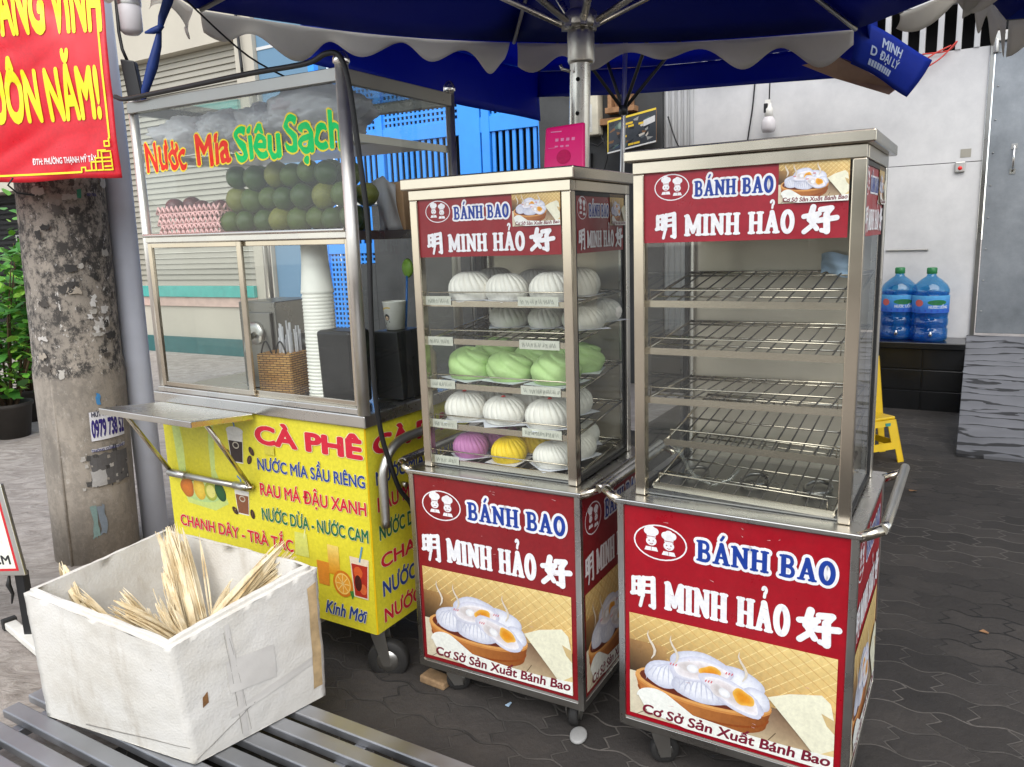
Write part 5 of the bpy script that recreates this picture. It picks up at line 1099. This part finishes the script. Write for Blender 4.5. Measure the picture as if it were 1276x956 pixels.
# utility pole
up = thing('utility_pole', 'weathered concrete utility pole plastered with torn stickers', 'pole', (-2.205,3.87,0))
mb = MB(); mb.lathe([(.2,-.0),(.2,.35),(.205,.95),(.203,1.0),(.198,1.02),(.188,2.2),(.178,4.5)], 44)
for i in range(len(mb.v)):
    x, y, z = mb.v[i]; mb.v[i] = (x+.036*z, y, z)
mb.build('shaft', 'pole_concrete', up)
# finer vertical grooves where the pole was cast
mb = MB(); mb.tube([(.036*z-.03, -.2+.0075*z*.5, z) for z in (.0,.5,.95)], .008, 6); mb.build('cast_seam', 'pole_concrete', up)
def stick(a0, a1, z0, z1, draw, label=None, r=.2065):
    """a paper sticker wrapped round the pole between two bearings"""
    a0, a1 = a0+.5, a1+.5
    S = Sheet(); draw(S, (a1-a0)*r, z1-z0); o = S.build('sticker', up, M.Identity(4), 'paper')
    for v in o.data.vertices:
        s, t, d = v.co; a = a0+s/r; z = z0+t; rr = r-.006*max(0,z-.9)+d*8+.0015; v.co = (.036*z+rr*sin(a), -rr*cos(a), z)
    if label: o['label'] = label
def gridrect(S, w_, h, col, nx=8, ny=4, jag=0, seed=0):
    rnd = random.Random(seed); S.layer(); pts = [(w_*i/nx+(rnd.uniform(-jag,jag) if 0 < i < nx or True else 0), h*j/ny+rnd.uniform(-jag,jag)) for j in range(ny+1) for i in range(nx+1)]
    S.raw(pts, [(j*(nx+1)+i, j*(nx+1)+i+1, (j+1)*(nx+1)+i+1, (j+1)*(nx+1)+i) for j in range(ny) for i in range(nx)], col)
def num(S, w_, h): 
    gridrect(S, w_, h, (226,226,232)); S.text('0979 738 52', .006, h*.14, w_-.004, h*.72, (52,40,120), .05); S.text('HÚT HẦM CẦU', .01, h*.83, w_-.02, h*1.0, (40,40,70), .03)
stick(.10,.95,.63,.775, num, 'white phone number sticker with violet digits')
stick(.02,.95,.40,.56, lambda S, w_, h: (gridrect(S, w_, h, (92,90,90), jag=.006, seed=2), gridrect(S, w_*.35, h*.5, (172,170,168), jag=.004, seed=3)), 'grey torn paper patch')
stick(.08,.92,.575,.60, lambda S, w_, h: (gridrect(S, w_, h*.6, (196,196,202), jag=.003, seed=5), S.text('THÔNG CỐNG NGHẸT', 0, 0, w_, h*.5, (66,70,130), .02)))
stick(-.06,.06,.14,.30, lambda S, w_, h: gridrect(S, w_, h, (122,146,142), jag=.008, seed=4), 'faded teal paper strip'); stick(.10,.24,.15,.30, lambda S, w_, h: gridrect(S, w_, h, (122,132,142), jag=.01, seed=6), 'faded blue paper strip')
stick(.30,.38,.81,.86, lambda S, w_, h: [gridrect(S, w_, h, (70,140,196), 5, 3, .007, 8)], 'torn blue sticker scrap')
rnd = random.Random(31)
for i in range(26):
    a, z = rnd.uniform(-.2,.95), rnd.uniform(.36,.60); L_ = rnd.uniform(.006,.03); stick(a, a+L_*4, z, z+L_*rnd.uniform(.4,1.2), lambda S, w_, h: gridrect(S, w_, h, rnd.choice([(70,68,66),(176,172,166),(58,56,55),(150,144,136)]), 4, 3, L_*.12, i))
rnd = random.Random(11)
for i in range(30):
    a, z = rnd.uniform(-1.0,1.0), rnd.uniform(.95,1.85); w_ = rnd.uniform(.03,.10); hh = rnd.uniform(.015,.05); cc = rnd.choice([(58,56,54),(74,70,66),(196,192,186),(184,180,172),(64,62,60),(170,160,146),(90,84,78)])
    stick(a, a+w_*3, z, z+hh, lambda S, ww, h: gridrect(S, ww, h, cc, 6, 4, .008, i))
stick(.55,.8,1.80,1.815, lambda S, w_, h: S.text('0909 714 36', 0, 0, w_, h, (56,54,116), .03)); stick(.33,.42,1.79,1.83, lambda S, w_, h: gridrect(S, w_, h, (60,140,110), 3, 3, .002, 3))
rnd = random.Random(21); 
for i in range(9):
    a, z = rnd.uniform(.3,.8), rnd.uniform(1.15,1.35); stick(a, a+.1, z, z+.03, lambda S, ww, h: gridrect(S, ww, h, (214,212,208), 4, 3, .008, i+50))
# red banner tied to the pole
ba = thing('slogan_banner', 'glossy red vinyl banner with yellow slogan lettering tied to the utility pole', 'banner', (-2.05,3.4,0), rad(-4))
def bw(x, z): return .012*sin(x*8+z*4)+.02*noise.noise(V((x*2.4,z*1.8,4)))+.012*(1-abs(noise.noise(V((x*4+z*2.4,z*1.2,1)))))**4+.008*(1-abs(noise.noise(V((x*3-z*4,z*2,7)))))**5+.02*max(0,-(x+.55))
mb = MB(); x0, x1, z0, z1 = -1.5, .452, 1.845, 3.2
mb.grid(lambda u, v: (x0+(x1-x0)*u, bw(x0+(x1-x0)*u, z0+(z1-z0)*v), z0+(z1-z0)*v+.004*sin(u*30)*(1-v)), 110, 70)
bs = mb.build('sheet', 'vinyl', ba, solid=.0015)
at = bs.data.color_attributes.new('ink', 'FLOAT_COLOR', 'CORNER'); rc = (*lin((214,22,40)), 1); at.data.foreach_set('color', rc*len(at.data))
def ban(S, name, mat='vinyl'):
    o = S.build(name, ba, M.Identity(4), mat)
    bm = bmesh.new(); bm.from_mesh(o.data)
    for _ in range(3):
        es = [e for e in bm.edges if e.calc_length() > .03]
        if es: bmesh.ops.subdivide_edges(bm, edges=es, cuts=1); bmesh.ops.triangulate(bm, faces=bm.faces[:])
    bm.to_mesh(o.data); bm.free()
    for v in o.data.vertices: s, t, d = v.co; v.co = (s, bw(s,t)-.0025-d*6, t)
YB = (246,232,30)
S = Sheet(); S.text('MUÔN NĂM!', -.150, 2.090, .398, 2.290, YB, .045); ban(S, 'lettering')
S = Sheet(); S.text('QUANG VINH', -.115, 2.432, .435, 2.66, YB, .045); ban(S, 'lettering')
S = Sheet(); S.text('ĐTH: PHƯỜNG THẠNH MỸ TÂY', .055, 1.912, .352, 1.937, (240,232,232), .03); ban(S, 'small_lettering')
S = Sheet(); bx = .422
S.rect(bx-.004, 2.0, bx+.004, 3.1, YB); S.rect(-1.4, 1.868, .28, 1.876, YB)
kk = [((.28,1.872),(.28,1.89)),((.28,1.89),(.30,1.89)),((.30,1.876),(.30,1.89)),((.3,1.876),(.42,1.876)),((.42,1.876),(.42,1.95)),((.33,1.876),(.33,1.91)),((.33,1.91),(.42,1.91)),((.35,1.876),(.35,1.925)),((.35,1.925),(.42,1.925)),((.38,1.876),(.38,1.95)),((.38,1.95),(.42,1.95)),((.365,1.925),(.365,1.955)),((.365,1.955),(.40,1.955)),((.39,1.89),(.42,1.89)),((.40,1.97),(.422,1.97)),((.40,1.97),(.40,1.99)),((.40,1.99),(.422,1.99)),((.422,1.97),(.422,2.0))]
for p, q in kk: S.caps(p, q, .006, YB, S.z+.00002); S.layer(.00003)
ban(S, 'border')
mb = MB(); mb.tube([(-.02,-.005,1.86),(-.04,-.015,1.83),(-.03,.02,1.80),(.02,.06,1.79)], .004, 6); mb.build('tie', 'cable', ba)
# grey plastic pipe behind the pole
mb = MB(); mb.tube([(0,0,0),(.012,0,1.0),(.034,0,2.0),(.05,0,4.5)], .067, 28); o = mb.build('drain_pipe', 'pvc', loc=(-1.985,4.06,0)); tag(o, 'smooth grey plastic pipe standing between the utility pole and the drinks cart', 'pipe')
mb = MB(); mb.tube([(0,0,0),(.01,0,1.4),(.03,0,2.6)], .012, 8); mb.tube([(.03,.01,0),(.045,.01,1.3),(.06,.01,2.4)], .007, 6); o = mb.build('thin_conduit', 'wood_old', loc=(-2.03,4.2,0)); tag(o, 'thin brown conduit close behind the grey plastic pipe', 'pipe')
# lamp, adapter box, tied strap, cables
lt = thing('hanging_lamp', 'white cylindrical lamp with a pale metal cap hanging beside the red banner', 'lamp', (-1.545,3.5,2.43))
mb = MB(); mb.lathe([(.001,0),(.03,.004),(.046,.02),(.048,.1),(.048,.12)], 24, caps=False); mb.build('globe', 'bulb_glass', lt); mb = MB(); mb.lathe([(.05,.115),(.052,.13),(.05,.24),(.03,.26),(.001,.262)], 24, caps=False); mb.build('cap', 'steel_dull', lt); mb = MB(); mb.tube([(0,0,.26),(0,0,1.5)], .006, 6); mb.build('cord', 'cable', lt)
mb = MB(); mb.hexa([(-.03,-.015,-.08),(.032,-.02,-.085),(.032,.02,-.085),(-.03,.02,-.08),(-.045,-.015,.09),(.015,-.02,.08),(.015,.02,.08),(-.045,.02,.09)]); ad = mb.build('adapter_box', 'black_plastic', loc=(-1.535,3.45,2.235), bevel=.006); tag(ad, 'small black box hanging at the top left corner of the drinks cart', 'box'); mb = MB(); mb.tube([(-.02,0,.085),(-.035,0,.13),(-.045,.01,.2),(-.04,.02,.5)], .007, 8); mb.build('cord', 'cable', ad)
mb = MB(); pts = [(-1.444,3.3,2.13),(-1.43,3.3,2.17),(-1.39,3.3,2.26),(-1.36,3.3,2.34),(-1.345,3.3,2.395),(-1.33,3.3,2.44),(-1.30,3.3,2.50),(-1.25,3.3,2.62),(-1.1,3.25,3.0)]
P0 = V(pts[0]); mb.tube([V(p)-P0 for p in pts], [.008,.016,.022,.017,.009,.016,.02,.02,.02], 8); mb.tube([(V(p)-P0) for p in ((-1.40,3.29,2.385),(-1.37,3.29,2.39),(-1.345,3.285,2.395),(-1.325,3.29,2.41))], [.004,.012,.014,.008], 6); o = mb.build('tie_strap', 'strap_blue', loc=P0); tag(o, 'twisted dark blue cloth strap knotted above the left corner of the drinks cart', 'strap')
def cable(pts, r, label, mat='cable', name='cable', n=8):
    p0 = V(pts[0]); q = [V(p)-p0 for p in pts]; out = []
    for i in range(len(q)-1):
        a, b, c_, d = q[max(i-1,0)], q[i], q[i+1], q[min(i+2,len(q)-1)]
        for k in range(6): t = k/6; out.append(.5*((2*b)+(c_-a)*t+(2*a-5*b+4*c_-d)*t*t+(3*b-a-3*c_+d)*t**3))
    out.append(q[-1]); mb = MB(); mb.tube(out, r, n); o = mb.build(name, mat, loc=p0); return tag(o, label, 'cable')
cable([tuple(c1p(*p)) for p in ((-.0,-.03,2.10),(.06,-.03,2.085),(.2,-.02,2.09),(.45,-.02,2.095),(.7,-.02,2.10),(.95,-.02,2.10),(1.04,-.03,2.115),(1.085,-.02,2.105),(1.105,-.01,2.03),(1.118,0,1.85),(1.13,0.01,1.60),(1.13,0,1.35),(1.125,.0,1.10),(1.125,.02,.93),(1.13,.05,.82),(1.13,.09,.72),(1.14,.13,.66),(1.13,.16,.62),(1.11,.2,.60))], .0085, 'thick black cable running along the drinks cart roof and down its corner post', n=10)
cable([(-1.25,3.35,2.52),(-1.05,3.45,2.32),(-.83,3.5,2.20)], .004, 'thin dark wire slanting down to the drinks cart roof')
cable([tuple(FR @ V(p)) for p in ((-8.0,-.05,5.2),(-8.05,-.05,4.5),(-8.02,-.06,3.75))], .02, 'dark wire hanging down the beige house wall')
# sign board at the left edge
sg = thing('sign_board', 'white street sign board with a red border on a black folding stand', 'sign', (-2.02,2.9,0))
Pq = [V((-.72,0,.30)), V((.078,-.02,.30)), V((.0,.04,.66)), V((-.80,.06,.66))]
ex = (Pq[1]-Pq[0]).normalized(); ey = (Pq[3]-Pq[0]); nz = ex.cross(ey).normalized(); Mx = M([[ex[i], ey[i]/ey.length, nz[i], Pq[0][i]] for i in range(3)]+[[0,0,0,1]]); L_ = (Pq[1]-Pq[0]).length; H2 = ey.length
mb = MB(Mx); mb.box((0,0,-.02),(L_,H2,0)); mb.build('board', 'steel_dull', sg, .003); S = Sheet(); S.rect(.02,.02,L_-.02,H2-.016,(196,26,38)); S.rect(.03,.03,L_-.03,H2-.016,(226,228,214)); S.text('CM', L_-.115,.048,L_-.045,.085,(34,34,36),.03); S.z += .0005; S.build('face', sg, Mx, 'vinyl_matt')
B((.02,.0,.0),(.055,.04,.30), 'leg', 'black_paint', sg, .003); B((-.7,.0,.0),(-.665,.04,.30), 'leg', 'black_paint', sg, .003)
mb = MB(); mb.tube([(.005,-.005,.30),(.0,-.012,.26),(.01,-.01,.22),(.0,-.01,.18)], [.004,.01,.006,.003], 6); mb.build('ribbon', 'cable', sg)
ft = thing('stand_foot', 'white steel bar with a black rubber end lying on the pavement behind the foam box', 'bar', (-2.13,3.02,.0), rad(-41)); mb = MB(); mb.box((0,-.022,.01),(.6,.022,.04)); mb.build('bar', 'white_plastic', ft, .004); mb = MB(); mb.box((-.03,-.027,.004),(.0,.027,.05)); mb.build('rubber_end', 'rubber', ft, .004)
# things on the ground
mb = MB(); mb.lathe([(.001,0),(.03,0),(.036,.006),(.035,.012),(.03,.014),(.001,.014)], 20, caps=False); mb.v = [(x*.75, y*1.15, z) for x, y, z in mb.v]; o = mb.build('flat_stone', 'stone_grey', loc=(.166,2.17,.004), rz=-.25); tag(o, 'pale oval flat stone lying in front of the middle cart wheel', 'stone')
mb = MB(); mb.hexa([(-.06,-.03,0),(.05,-.03,0),(.05,.03,0),(-.06,.03,0),(-.058,-.03,.03),(.05,-.03,.026),(.05,.03,.026),(-.058,.03,.03)]); o = mb.build('brick_chip', 'brick_tan', loc=(-.30,2.50,.004), rz=-.6, bevel=.006); tag(o, 'tan brick chip wedged beside the left front wheel of the middle cart', 'brick')
for i, (px, py, s_, mt) in enumerate(((1.9,4.4,.03,'scrap_blue'),(1.55,3.2,.02,'scrap_blue'),(2.3,4.3,.022,'wood_old'),(-.05,2.35,.014,'scrap_blue'),(1.75,2.7,.016,'wood_old'))):
    mb = MB(); mb.add([(-s_,-s_*.5,.003),(s_,-s_*.3,.006),(s_*.7,s_*.6,.003),(-s_*.6,s_*.4,.009)], [(0,1,2,3)]); o = mb.build('litter_scrap', mt, loc=(px,py,.006), rz=i*1.3, solid=.001)
    tag(o, ('pale scrap of litter near the foot of the ramp','small pale scrap of litter on the dark paving right of the empty cart','dry leaf scrap on the dark paving in front of the ramp','tiny white scrap on the paving between the drinks cart and the middle cart','brown leaf scrap on the dark paving at lower right')[i], 'litter')
# yellow stools
def stool(loc, rz, w0, w1, h, label):
    t = thing('plastic_stool', label, 'stool', loc, rz, 'yellow plastic stools'); mb = MB(); a, b = w1/2, w0/2
    mb.box((-b,-b,h-.02),(b,b,h)); mb.build('seat', 'yellow_plastic', t, .008)
    for k in range(4):
        Rk = M.Rotation(k*pi/2, 4, 'Z'); mb = MB(Rk); z1 = h-.02
        X_ = lambda z: a+(b-a)*z/h
        def bar(xa, xb, z0, z1_, th=.006): mb.hexa([(xa(z0),-X_(z0),z0),(xb(z0),-X_(z0),z0),(xb(z0),-X_(z0)+th,z0),(xa(z0),-X_(z0)+th,z0),(xa(z1_),-X_(z1_),z1_),(xb(z1_),-X_(z1_),z1_),(xb(z1_),-X_(z1_)+th,z1_),(xa(z1_),-X_(z1_)+th,z1_)])
        bar(lambda z: -X_(z), lambda z: -X_(z)+.05, 0, z1); bar(lambda z: X_(z)-.05, lambda z: X_(z), 0, z1); bar(lambda z: -X_(z)+.05, lambda z: X_(z)-.05, z1*.32, z1*.48); bar(lambda z: -X_(z)+.05, lambda z: X_(z)-.05, z1*.86, z1); 
        bar(lambda z: -X_(z)+.05, lambda z: -X_(z)+.075, z1*.48, z1*.86); bar(lambda z: X_(z)-.075, lambda z: X_(z)-.05, z1*.48, z1*.86)
        p = mb.build('side_frame', 'yellow_plastic', t)
    return t
st = stool((2.33,4.98,.004), .35, .24, .33, .30, 'low yellow plastic stool with square holes, half hidden behind the empty cart'); mb = MB(); mb.box((.03,-.132,.243),(.07,-.125,.262)); mb.build('green_label', 'teal', st)
stool((2.30,5.25,.004), .3, .28, .38, .68, 'tall yellow plastic stool just behind the low one')
# water bottles on the step
def bottle(loc, rz, label):
    t = thing('water_bottle', label, 'water bottle', loc, rz, 'big blue water bottles'); mb = MB()
    pr = [(.001,0),(.115,0),(.128,.012),(.130,.03)]+sum([[(.131,.05+i*.085),(.131,.095+i*.085),(.124,.105+i*.085),(.124,.118+i*.085)] for i in range(4)],[])+[(.131,.40),(.128,.425),(.11,.46),(.07,.50),(.036,.525),(.031,.54),(.031,.565)]
    mb.lathe(pr, 36, caps=False); mb.build('body', 'bottle_blue', t); mb = MB(); mb.lathe([(.001,.004),(.112,.004),(.126,.03),(.126,.05),(.121,.11),(.126,.2),(.121,.28),(.126,.36),(.126,.395),(.001,.396)], 30, caps=False); mb.build('water', 'water_blue', t); mb = MB(); mb.lathe([(.034,.545),(.036,.548),(.036,.59),(.030,.596),(.001,.596)], 24, caps=False); mb.build('cap', 'green_cap', t)
    S = Sheet(); S.grad(-.17,.235,.17,.375,[(36,90,190),(36,90,190),(90,170,220),(90,170,220)]); S.ell(.04,.32,.07,.022,(28,104,60),(40,120,70)); S.rect(-.17,.245,.17,.262,(30,60,170)); S.ell(-.09,.315,.03,.028,(200,96,90)); S.text('NƯỚC UỐNG', -.02,.272,.12,.295,(226,236,246),.02); l_ = S.build('wrap_label', t, M.Identity(4), 'paper')
    bm = bmesh.new(); bm.from_mesh(l_.data)
    for _ in range(3):
        es = [e for e in bm.edges if abs(e.verts[0].co.x-e.verts[1].co.x) > .02]
        if es: bmesh.ops.subdivide_edges(bm, edges=es, cuts=1); bmesh.ops.triangulate(bm, faces=bm.faces[:])
    bm.to_mesh(l_.data); bm.free()
    for v in l_.data.vertices: a = v.co.x/.1325; r = .1325+v.co.z*4; z = v.co.y; v.co = (r*sin(a), -r*cos(a), z)
    mb = MB(); mb.tube([(0,-.128,.06),(0,-.15,.06)], .012, 10); mb.tube([(0,-.148,.045),(0,-.148,.085)], .008, 8); mb.build('tap', 'chrome', t)
    t.scale = (1.08,1.08,1)
    return t
plain('green_cap', (30,110,60), .4)
bottle(FR @ V((-.245,-.125,.571)), -.5, 'blue water bottle on the black step, the left one of the pair'); bottle(FR @ V((-.005,-.185,.571)), -.4, 'blue water bottle with a tap on the black step, the right one of the pair')
# small fittings on the wall and pillar
kb = thing('door_buzzer', 'small grey switch box with a red button on the white wall beside the steel door', 'switch', FR @ V((.14,0,1.96)), A0); B((-.035,-.03,-.04),(.035,0,.04), 'case', 'steel_dull', kb, .005)
mb = MB(); mb.lathe([(.016,0),(.012,.008),(.001,.009)], 14, caps=False); mb.v = [(x, -.03-z, y-.01) for x, y, z in mb.v]; mb.build('button', 'red_led', kb); B((-.005,-.003,.075),(.07,0,.14), 'paper_note', 'shutter_grey', kb, 0)
bu = thing('hanging_bulb', 'frosted bulb in a dark clip hanging on a cord in front of the white wall', 'lamp', FR @ V((-1.36,-.1,2.36)), A0)
mb = MB(); mb.lathe([(.001,0),(.05,.006),(.062,.04),(.06,.1),(.04,.13),(.03,.14)], 20, caps=False); mb.build('globe', 'bulb_glass', bu); mb = MB(); mb.lathe([(.034,.13),(.036,.2),(.02,.23),(.02,.25)], 16); mb.box((-.03,-.02,.2),(.01,.02,.28)); mb.build('holder', 'white_plastic', bu); mb = MB(); mb.tube([(0,0,.25),(.005,0,.55)], .006, 6); mb.build('cord', 'cable', bu); B((-.04,-.03,.17),(-.005,.03,.25), 'clip', 'black_plastic', bu, .006)
me_ = thing('meter_box', 'grey electricity meter box with a window and paper notice on the dark pillar', 'meter', FR @ V((-3.1,-.05,2.72)), A0); B((-.13,-.13,-.23),(.13,0,.27), 'case', 'meter_case', me_, .012); B((-.11,-.142,.08),(.05,-.131,.24), 'window', 'glass_foggy', me_, .004); S = Sheet(); S.rect(-.11,-.2,.07,.06,(206,206,200)); S.rect(-.075,-.17,-.035,.0,(110,130,120)); S.rect(-.02,-.17,.02,.01,(150,160,150)); S.rect(.03,-.15,.05,.0,(130,134,130),False)
for i in range(8): S.rect(-.1+i*.02,.035,-.09+i*.02,.05,(120,96,86), i == 0)
S.build('notice', me_, M([[1,0,0,0],[0,0,-1,-.132],[0,1,0,0],[0,0,0,1]]), 'paper'); mb = MB(); mb.tube([(0,-.06,-.23),(.02,-.08,-.3),(.1,-.07,-.33),(.16,-.05,-.28),(.12,-.05,-.24)], .008, 6); mb.build('cord', 'cable', me_)
so_ = thing('wall_socket', 'small white socket box on the dark pillar below the meter', 'socket', FR @ V((-3.19,-.05,2.26)), A0); B((-.05,-.06,-.06),(.05,0,.06), 'case', 'white_plastic', so_, .006); B((.06,-.05,-.07),(.1,0,.07), 'plug', 'black_plastic', so_, .004)
wb = thing('wooden_box', 'weathered wooden box frame on the dark pillar above the magazine rack', 'box', FR @ V((-2.8,-.05,2.68)), A0); mb = MB(); mb.box((-.1,-.12,.0),(.2,-.0,.05)); mb.box((-.08,-.10,.05),(-.04,0,.5)); mb.box((.12,-.10,.05),(.16,0,.5)); mb.box((-.04,-.02,.05),(.12,0,.5)); mb.build('frame', 'wood_old', wb, .004); B((.0,-.05,.08),(.09,-.021,.4), 'panel', 'black_plastic', wb, .004)
B((-.3,-.08,-.1),(.2,-.0,-.04), 'shelf_board', 'wood_old', wb, .004)
# tilted poster on the pillar
po = thing('poster_board', 'tilted glossy poster with dark machine pictures and yellow strips on the dark pillar', 'poster', FR @ V((-2.6,-.25,2.32)), A0-.1)
mb = MB(); Tm = M.Rotation(rad(-7),4,'Y') @ M.Rotation(rad(-14),4,'X'); mb.T = Tm; mb.box((-.25,-.008,0),(.27,0,.33)); mb.build('board', 'wood_old', po, .002)
S = Sheet(); S.rect(-.25,0,.27,.33,(52,56,60)); rnd = random.Random(4)
for i in range(30):
    x, y = rnd.uniform(-.24,.2), rnd.uniform(.02,.28); S.poly([(x,y),(x+rnd.uniform(.02,.06),y+rnd.uniform(-.01,.02)),(x+rnd.uniform(.02,.07),y+rnd.uniform(.02,.05)),(x-.01,y+rnd.uniform(.01,.04))], rnd.choice([(30,34,40),(86,92,96),(150,150,146),(70,92,86),(120,84,50),(44,60,84),(196,190,178),(20,22,26)]))
for i in range(9):
    x, y = rnd.uniform(-.24,.12), rnd.choice([.03,.12,.21,.24]); S.rect(x, y, x+rnd.uniform(.03,.08), y+.02, (224,186,44))
S.rect(-.25,.31,.27,.33,(226,196,50)); S.rect(-.25,.0,.27,.014,(226,226,222)); S.rect(-.25,.014,-.24,.33,(226,196,50)); S.poly([(.14,.18),(.26,.2),(.26,.26),(.14,.24)], (206,206,204)); S.ell(-.1,.25,.04,.04,(140,156,140),(90,110,100))
S.build('print', po, Tm @ M([[1,0,0,0],[0,0,-1,-.009],[0,1,0,0],[0,0,0,1]]), 'vinyl')
cable([tuple(FR @ V(p)) for p in ((-2.26,-.06,2.98),(-2.1,-.1,2.9),(-1.8,-.08,2.86),(-1.55,-.05,2.9))], .009, 'dark cable looping from the pale post to the top of the white wall')
cable([tuple(FR @ V(p)) for p in ((-1.5,-.03,2.86),(-1.52,-.03,2.6),(-1.56,-.03,2.3),(-1.57,-.03,2.1))], .007, 'thin black wire hanging straight down the white wall')
cable([tuple(FR @ V(p)) for p in ((-2.3,-.06,2.6),(-2.2,-.1,2.35),(-2.1,-.08,2.2))], .007, 'thin black wire slanting down the pale post')
cable([tuple(FR @ V(p)) for p in ((.02,-.03,2.9),(-.1,-.08,2.84),(-.24,-.1,2.74),(-.2,-.1,2.72),(-.05,-.09,2.80),(.06,-.06,2.92),(.0,-.05,2.86),(-.18,-.04,2.86))], .006, 'red wire loop tied to a bar above the white wall', 'red_wire')
lc = thing('lace_awning', 'strip of pinkish patterned sunshade fabric above the barred opening', 'awning', FR @ V((0,-.5,3.17)), A0); mb = MB(); mb.grid(lambda u, v: (-.75+2.6*u, .02*sin(u*20), .0+.18*v), 40, 3); mb.build('fabric', 'lace', lc, solid=.003)
for i_, (pts_, lb_) in enumerate((
  (((-3.6,-.06,3.05),(-3.35,-.1,2.9),(-3.1,-.12,2.95),(-2.85,-.1,2.86),(-2.5,-.08,2.95),(-2.2,-.08,2.88)),'thin black wire sagging across the top of the dark pillar'),
  (((-2.98,-.1,2.5),(-2.9,-.12,2.3),(-2.95,-.1,2.1),(-2.85,-.09,1.9)),'black wire dropping from the meter box down the dark pillar'),
  (((-2.75,-.1,3.0),(-2.68,-.14,2.75),(-2.72,-.12,2.55),(-2.6,-.1,2.4),(-2.62,-.08,2.1)),'black wire tangled past the wooden box on the dark pillar'),
  (((-.9,-.02,2.86),(-.88,-.03,2.8),(-.6,-.03,2.79),(-.42,-.03,2.83)),'thin black wire tacked along the top of the white wall'))):
    cable([tuple(FR @ V(p)) for p in pts_], .006, lb_)
# grey counter with a black top in front of the blue gate
ct = thing('grey_counter', 'grey bench with a black top in front of the blue gate', 'counter', FR @ V((-4.45,-.75,0)), A0)
B((-1.2,-.3,2.04),(.55,.3,2.13), 'top', 'black_plastic', ct, .01); B((-1.15,-.28,1.92),(.48,.28,2.035), 'apron', 'steel_dull', ct, .004); B((-.75,-.26,.02),(.46,.26,1.91), 'front_panel', 'dark_wall', ct, .004); B((-1.15,-.25,.02),(-.76,.25,1.3), 'side_panel', 'dark_wall', ct, .004)
for u in (-1.1,.42):
    for v in (-.24,.2): B((u,v,0),(u+.05,v+.05,1.918), 'leg', 'steel_dull', ct, .003)
# ------------------------------------------------------------------ plants at far left
def leafy(loc, h, rad_, n, seed, label, mats=('leaf_a','leaf_b','leaf_c'), size=.09):
    t = thing('leafy_plant', label, 'plant', loc, 0, 'leafy shrubs at the far left'); rnd = random.Random(seed); sm = MB(); lm = MB(); ends = []
    for i in range(14):
        a = rnd.uniform(0,2*pi); k = rnd.uniform(.3,1); p = V((0,0,.1)); e = V((cos(a)*rad_*k, sin(a)*rad_*k, h*rnd.uniform(.45,1))); m_ = p.lerp(e,.5)+V((0,0,h*.12)); sm.tube([p, m_, e], [.012,.008,.003], 6); ends.append((p,m_,e))
    sm.build('stems', 'stem', t)
    for i in range(n):
        p, m_, e = rnd.choice(ends); f = rnd.uniform(.25,1.05); q = p.lerp(m_, f*2) if f < .5 else m_.lerp(e, f*2-1); q = q+V((rnd.gauss(0,.09),rnd.gauss(0,.09),rnd.gauss(0,.08)))
        L = size*rnd.uniform(.6,1.5); yaw = rnd.uniform(0,2*pi); pit = rnd.uniform(-.9,.4); Rm = M.Rotation(yaw,4,'Z') @ M.Rotation(pit,4,'Y') @ M.Rotation(rnd.uniform(-.6,.6),4,'X'); vs = []
        for (x, y) in ((0,0),(.3,.34),(.7,.30),(1,0),(.7,-.30),(.3,-.34)): vs.append(q+Rm @ V((x*L, y*L, -.15*L*x*x+.12*abs(y)*L)))
        vs.append(q+Rm @ V((.35*L,0,-.03*L))); vs.append(q+Rm @ V((.72*L,0,-.10*L)))
        lm.add(vs, [(0,6,1),(1,6,7,2),(2,7,3),(0,5,6),(5,4,7,6),(4,3,7)], rnd.choice([0,0,1,1,2]), True)
    lm.build('leaves', list(mats), t)
    mb = MB(); mb.lathe([(.001,0),(.13,0),(.17,.26),(.185,.27),(.185,.3),(.165,.3),(.15,.26),(.001,.25)], 24, caps=False); mb.build('pot', 'clay', t); return t
leafy((-4.32,6.55,0), 1.75, .62, 900, 2, 'tall leafy green shrub in a dark pot, cut by the left picture edge'); leafy((-4.55,7.2,0), 2.1, .7, 700, 4, 'taller shrub behind the other one at the left picture edge'); leafy((-4.75,6.1,0), 1.1, .45, 350, 7, 'lower broad leaved shrub with large dark leaves at the left picture edge', size=.16)
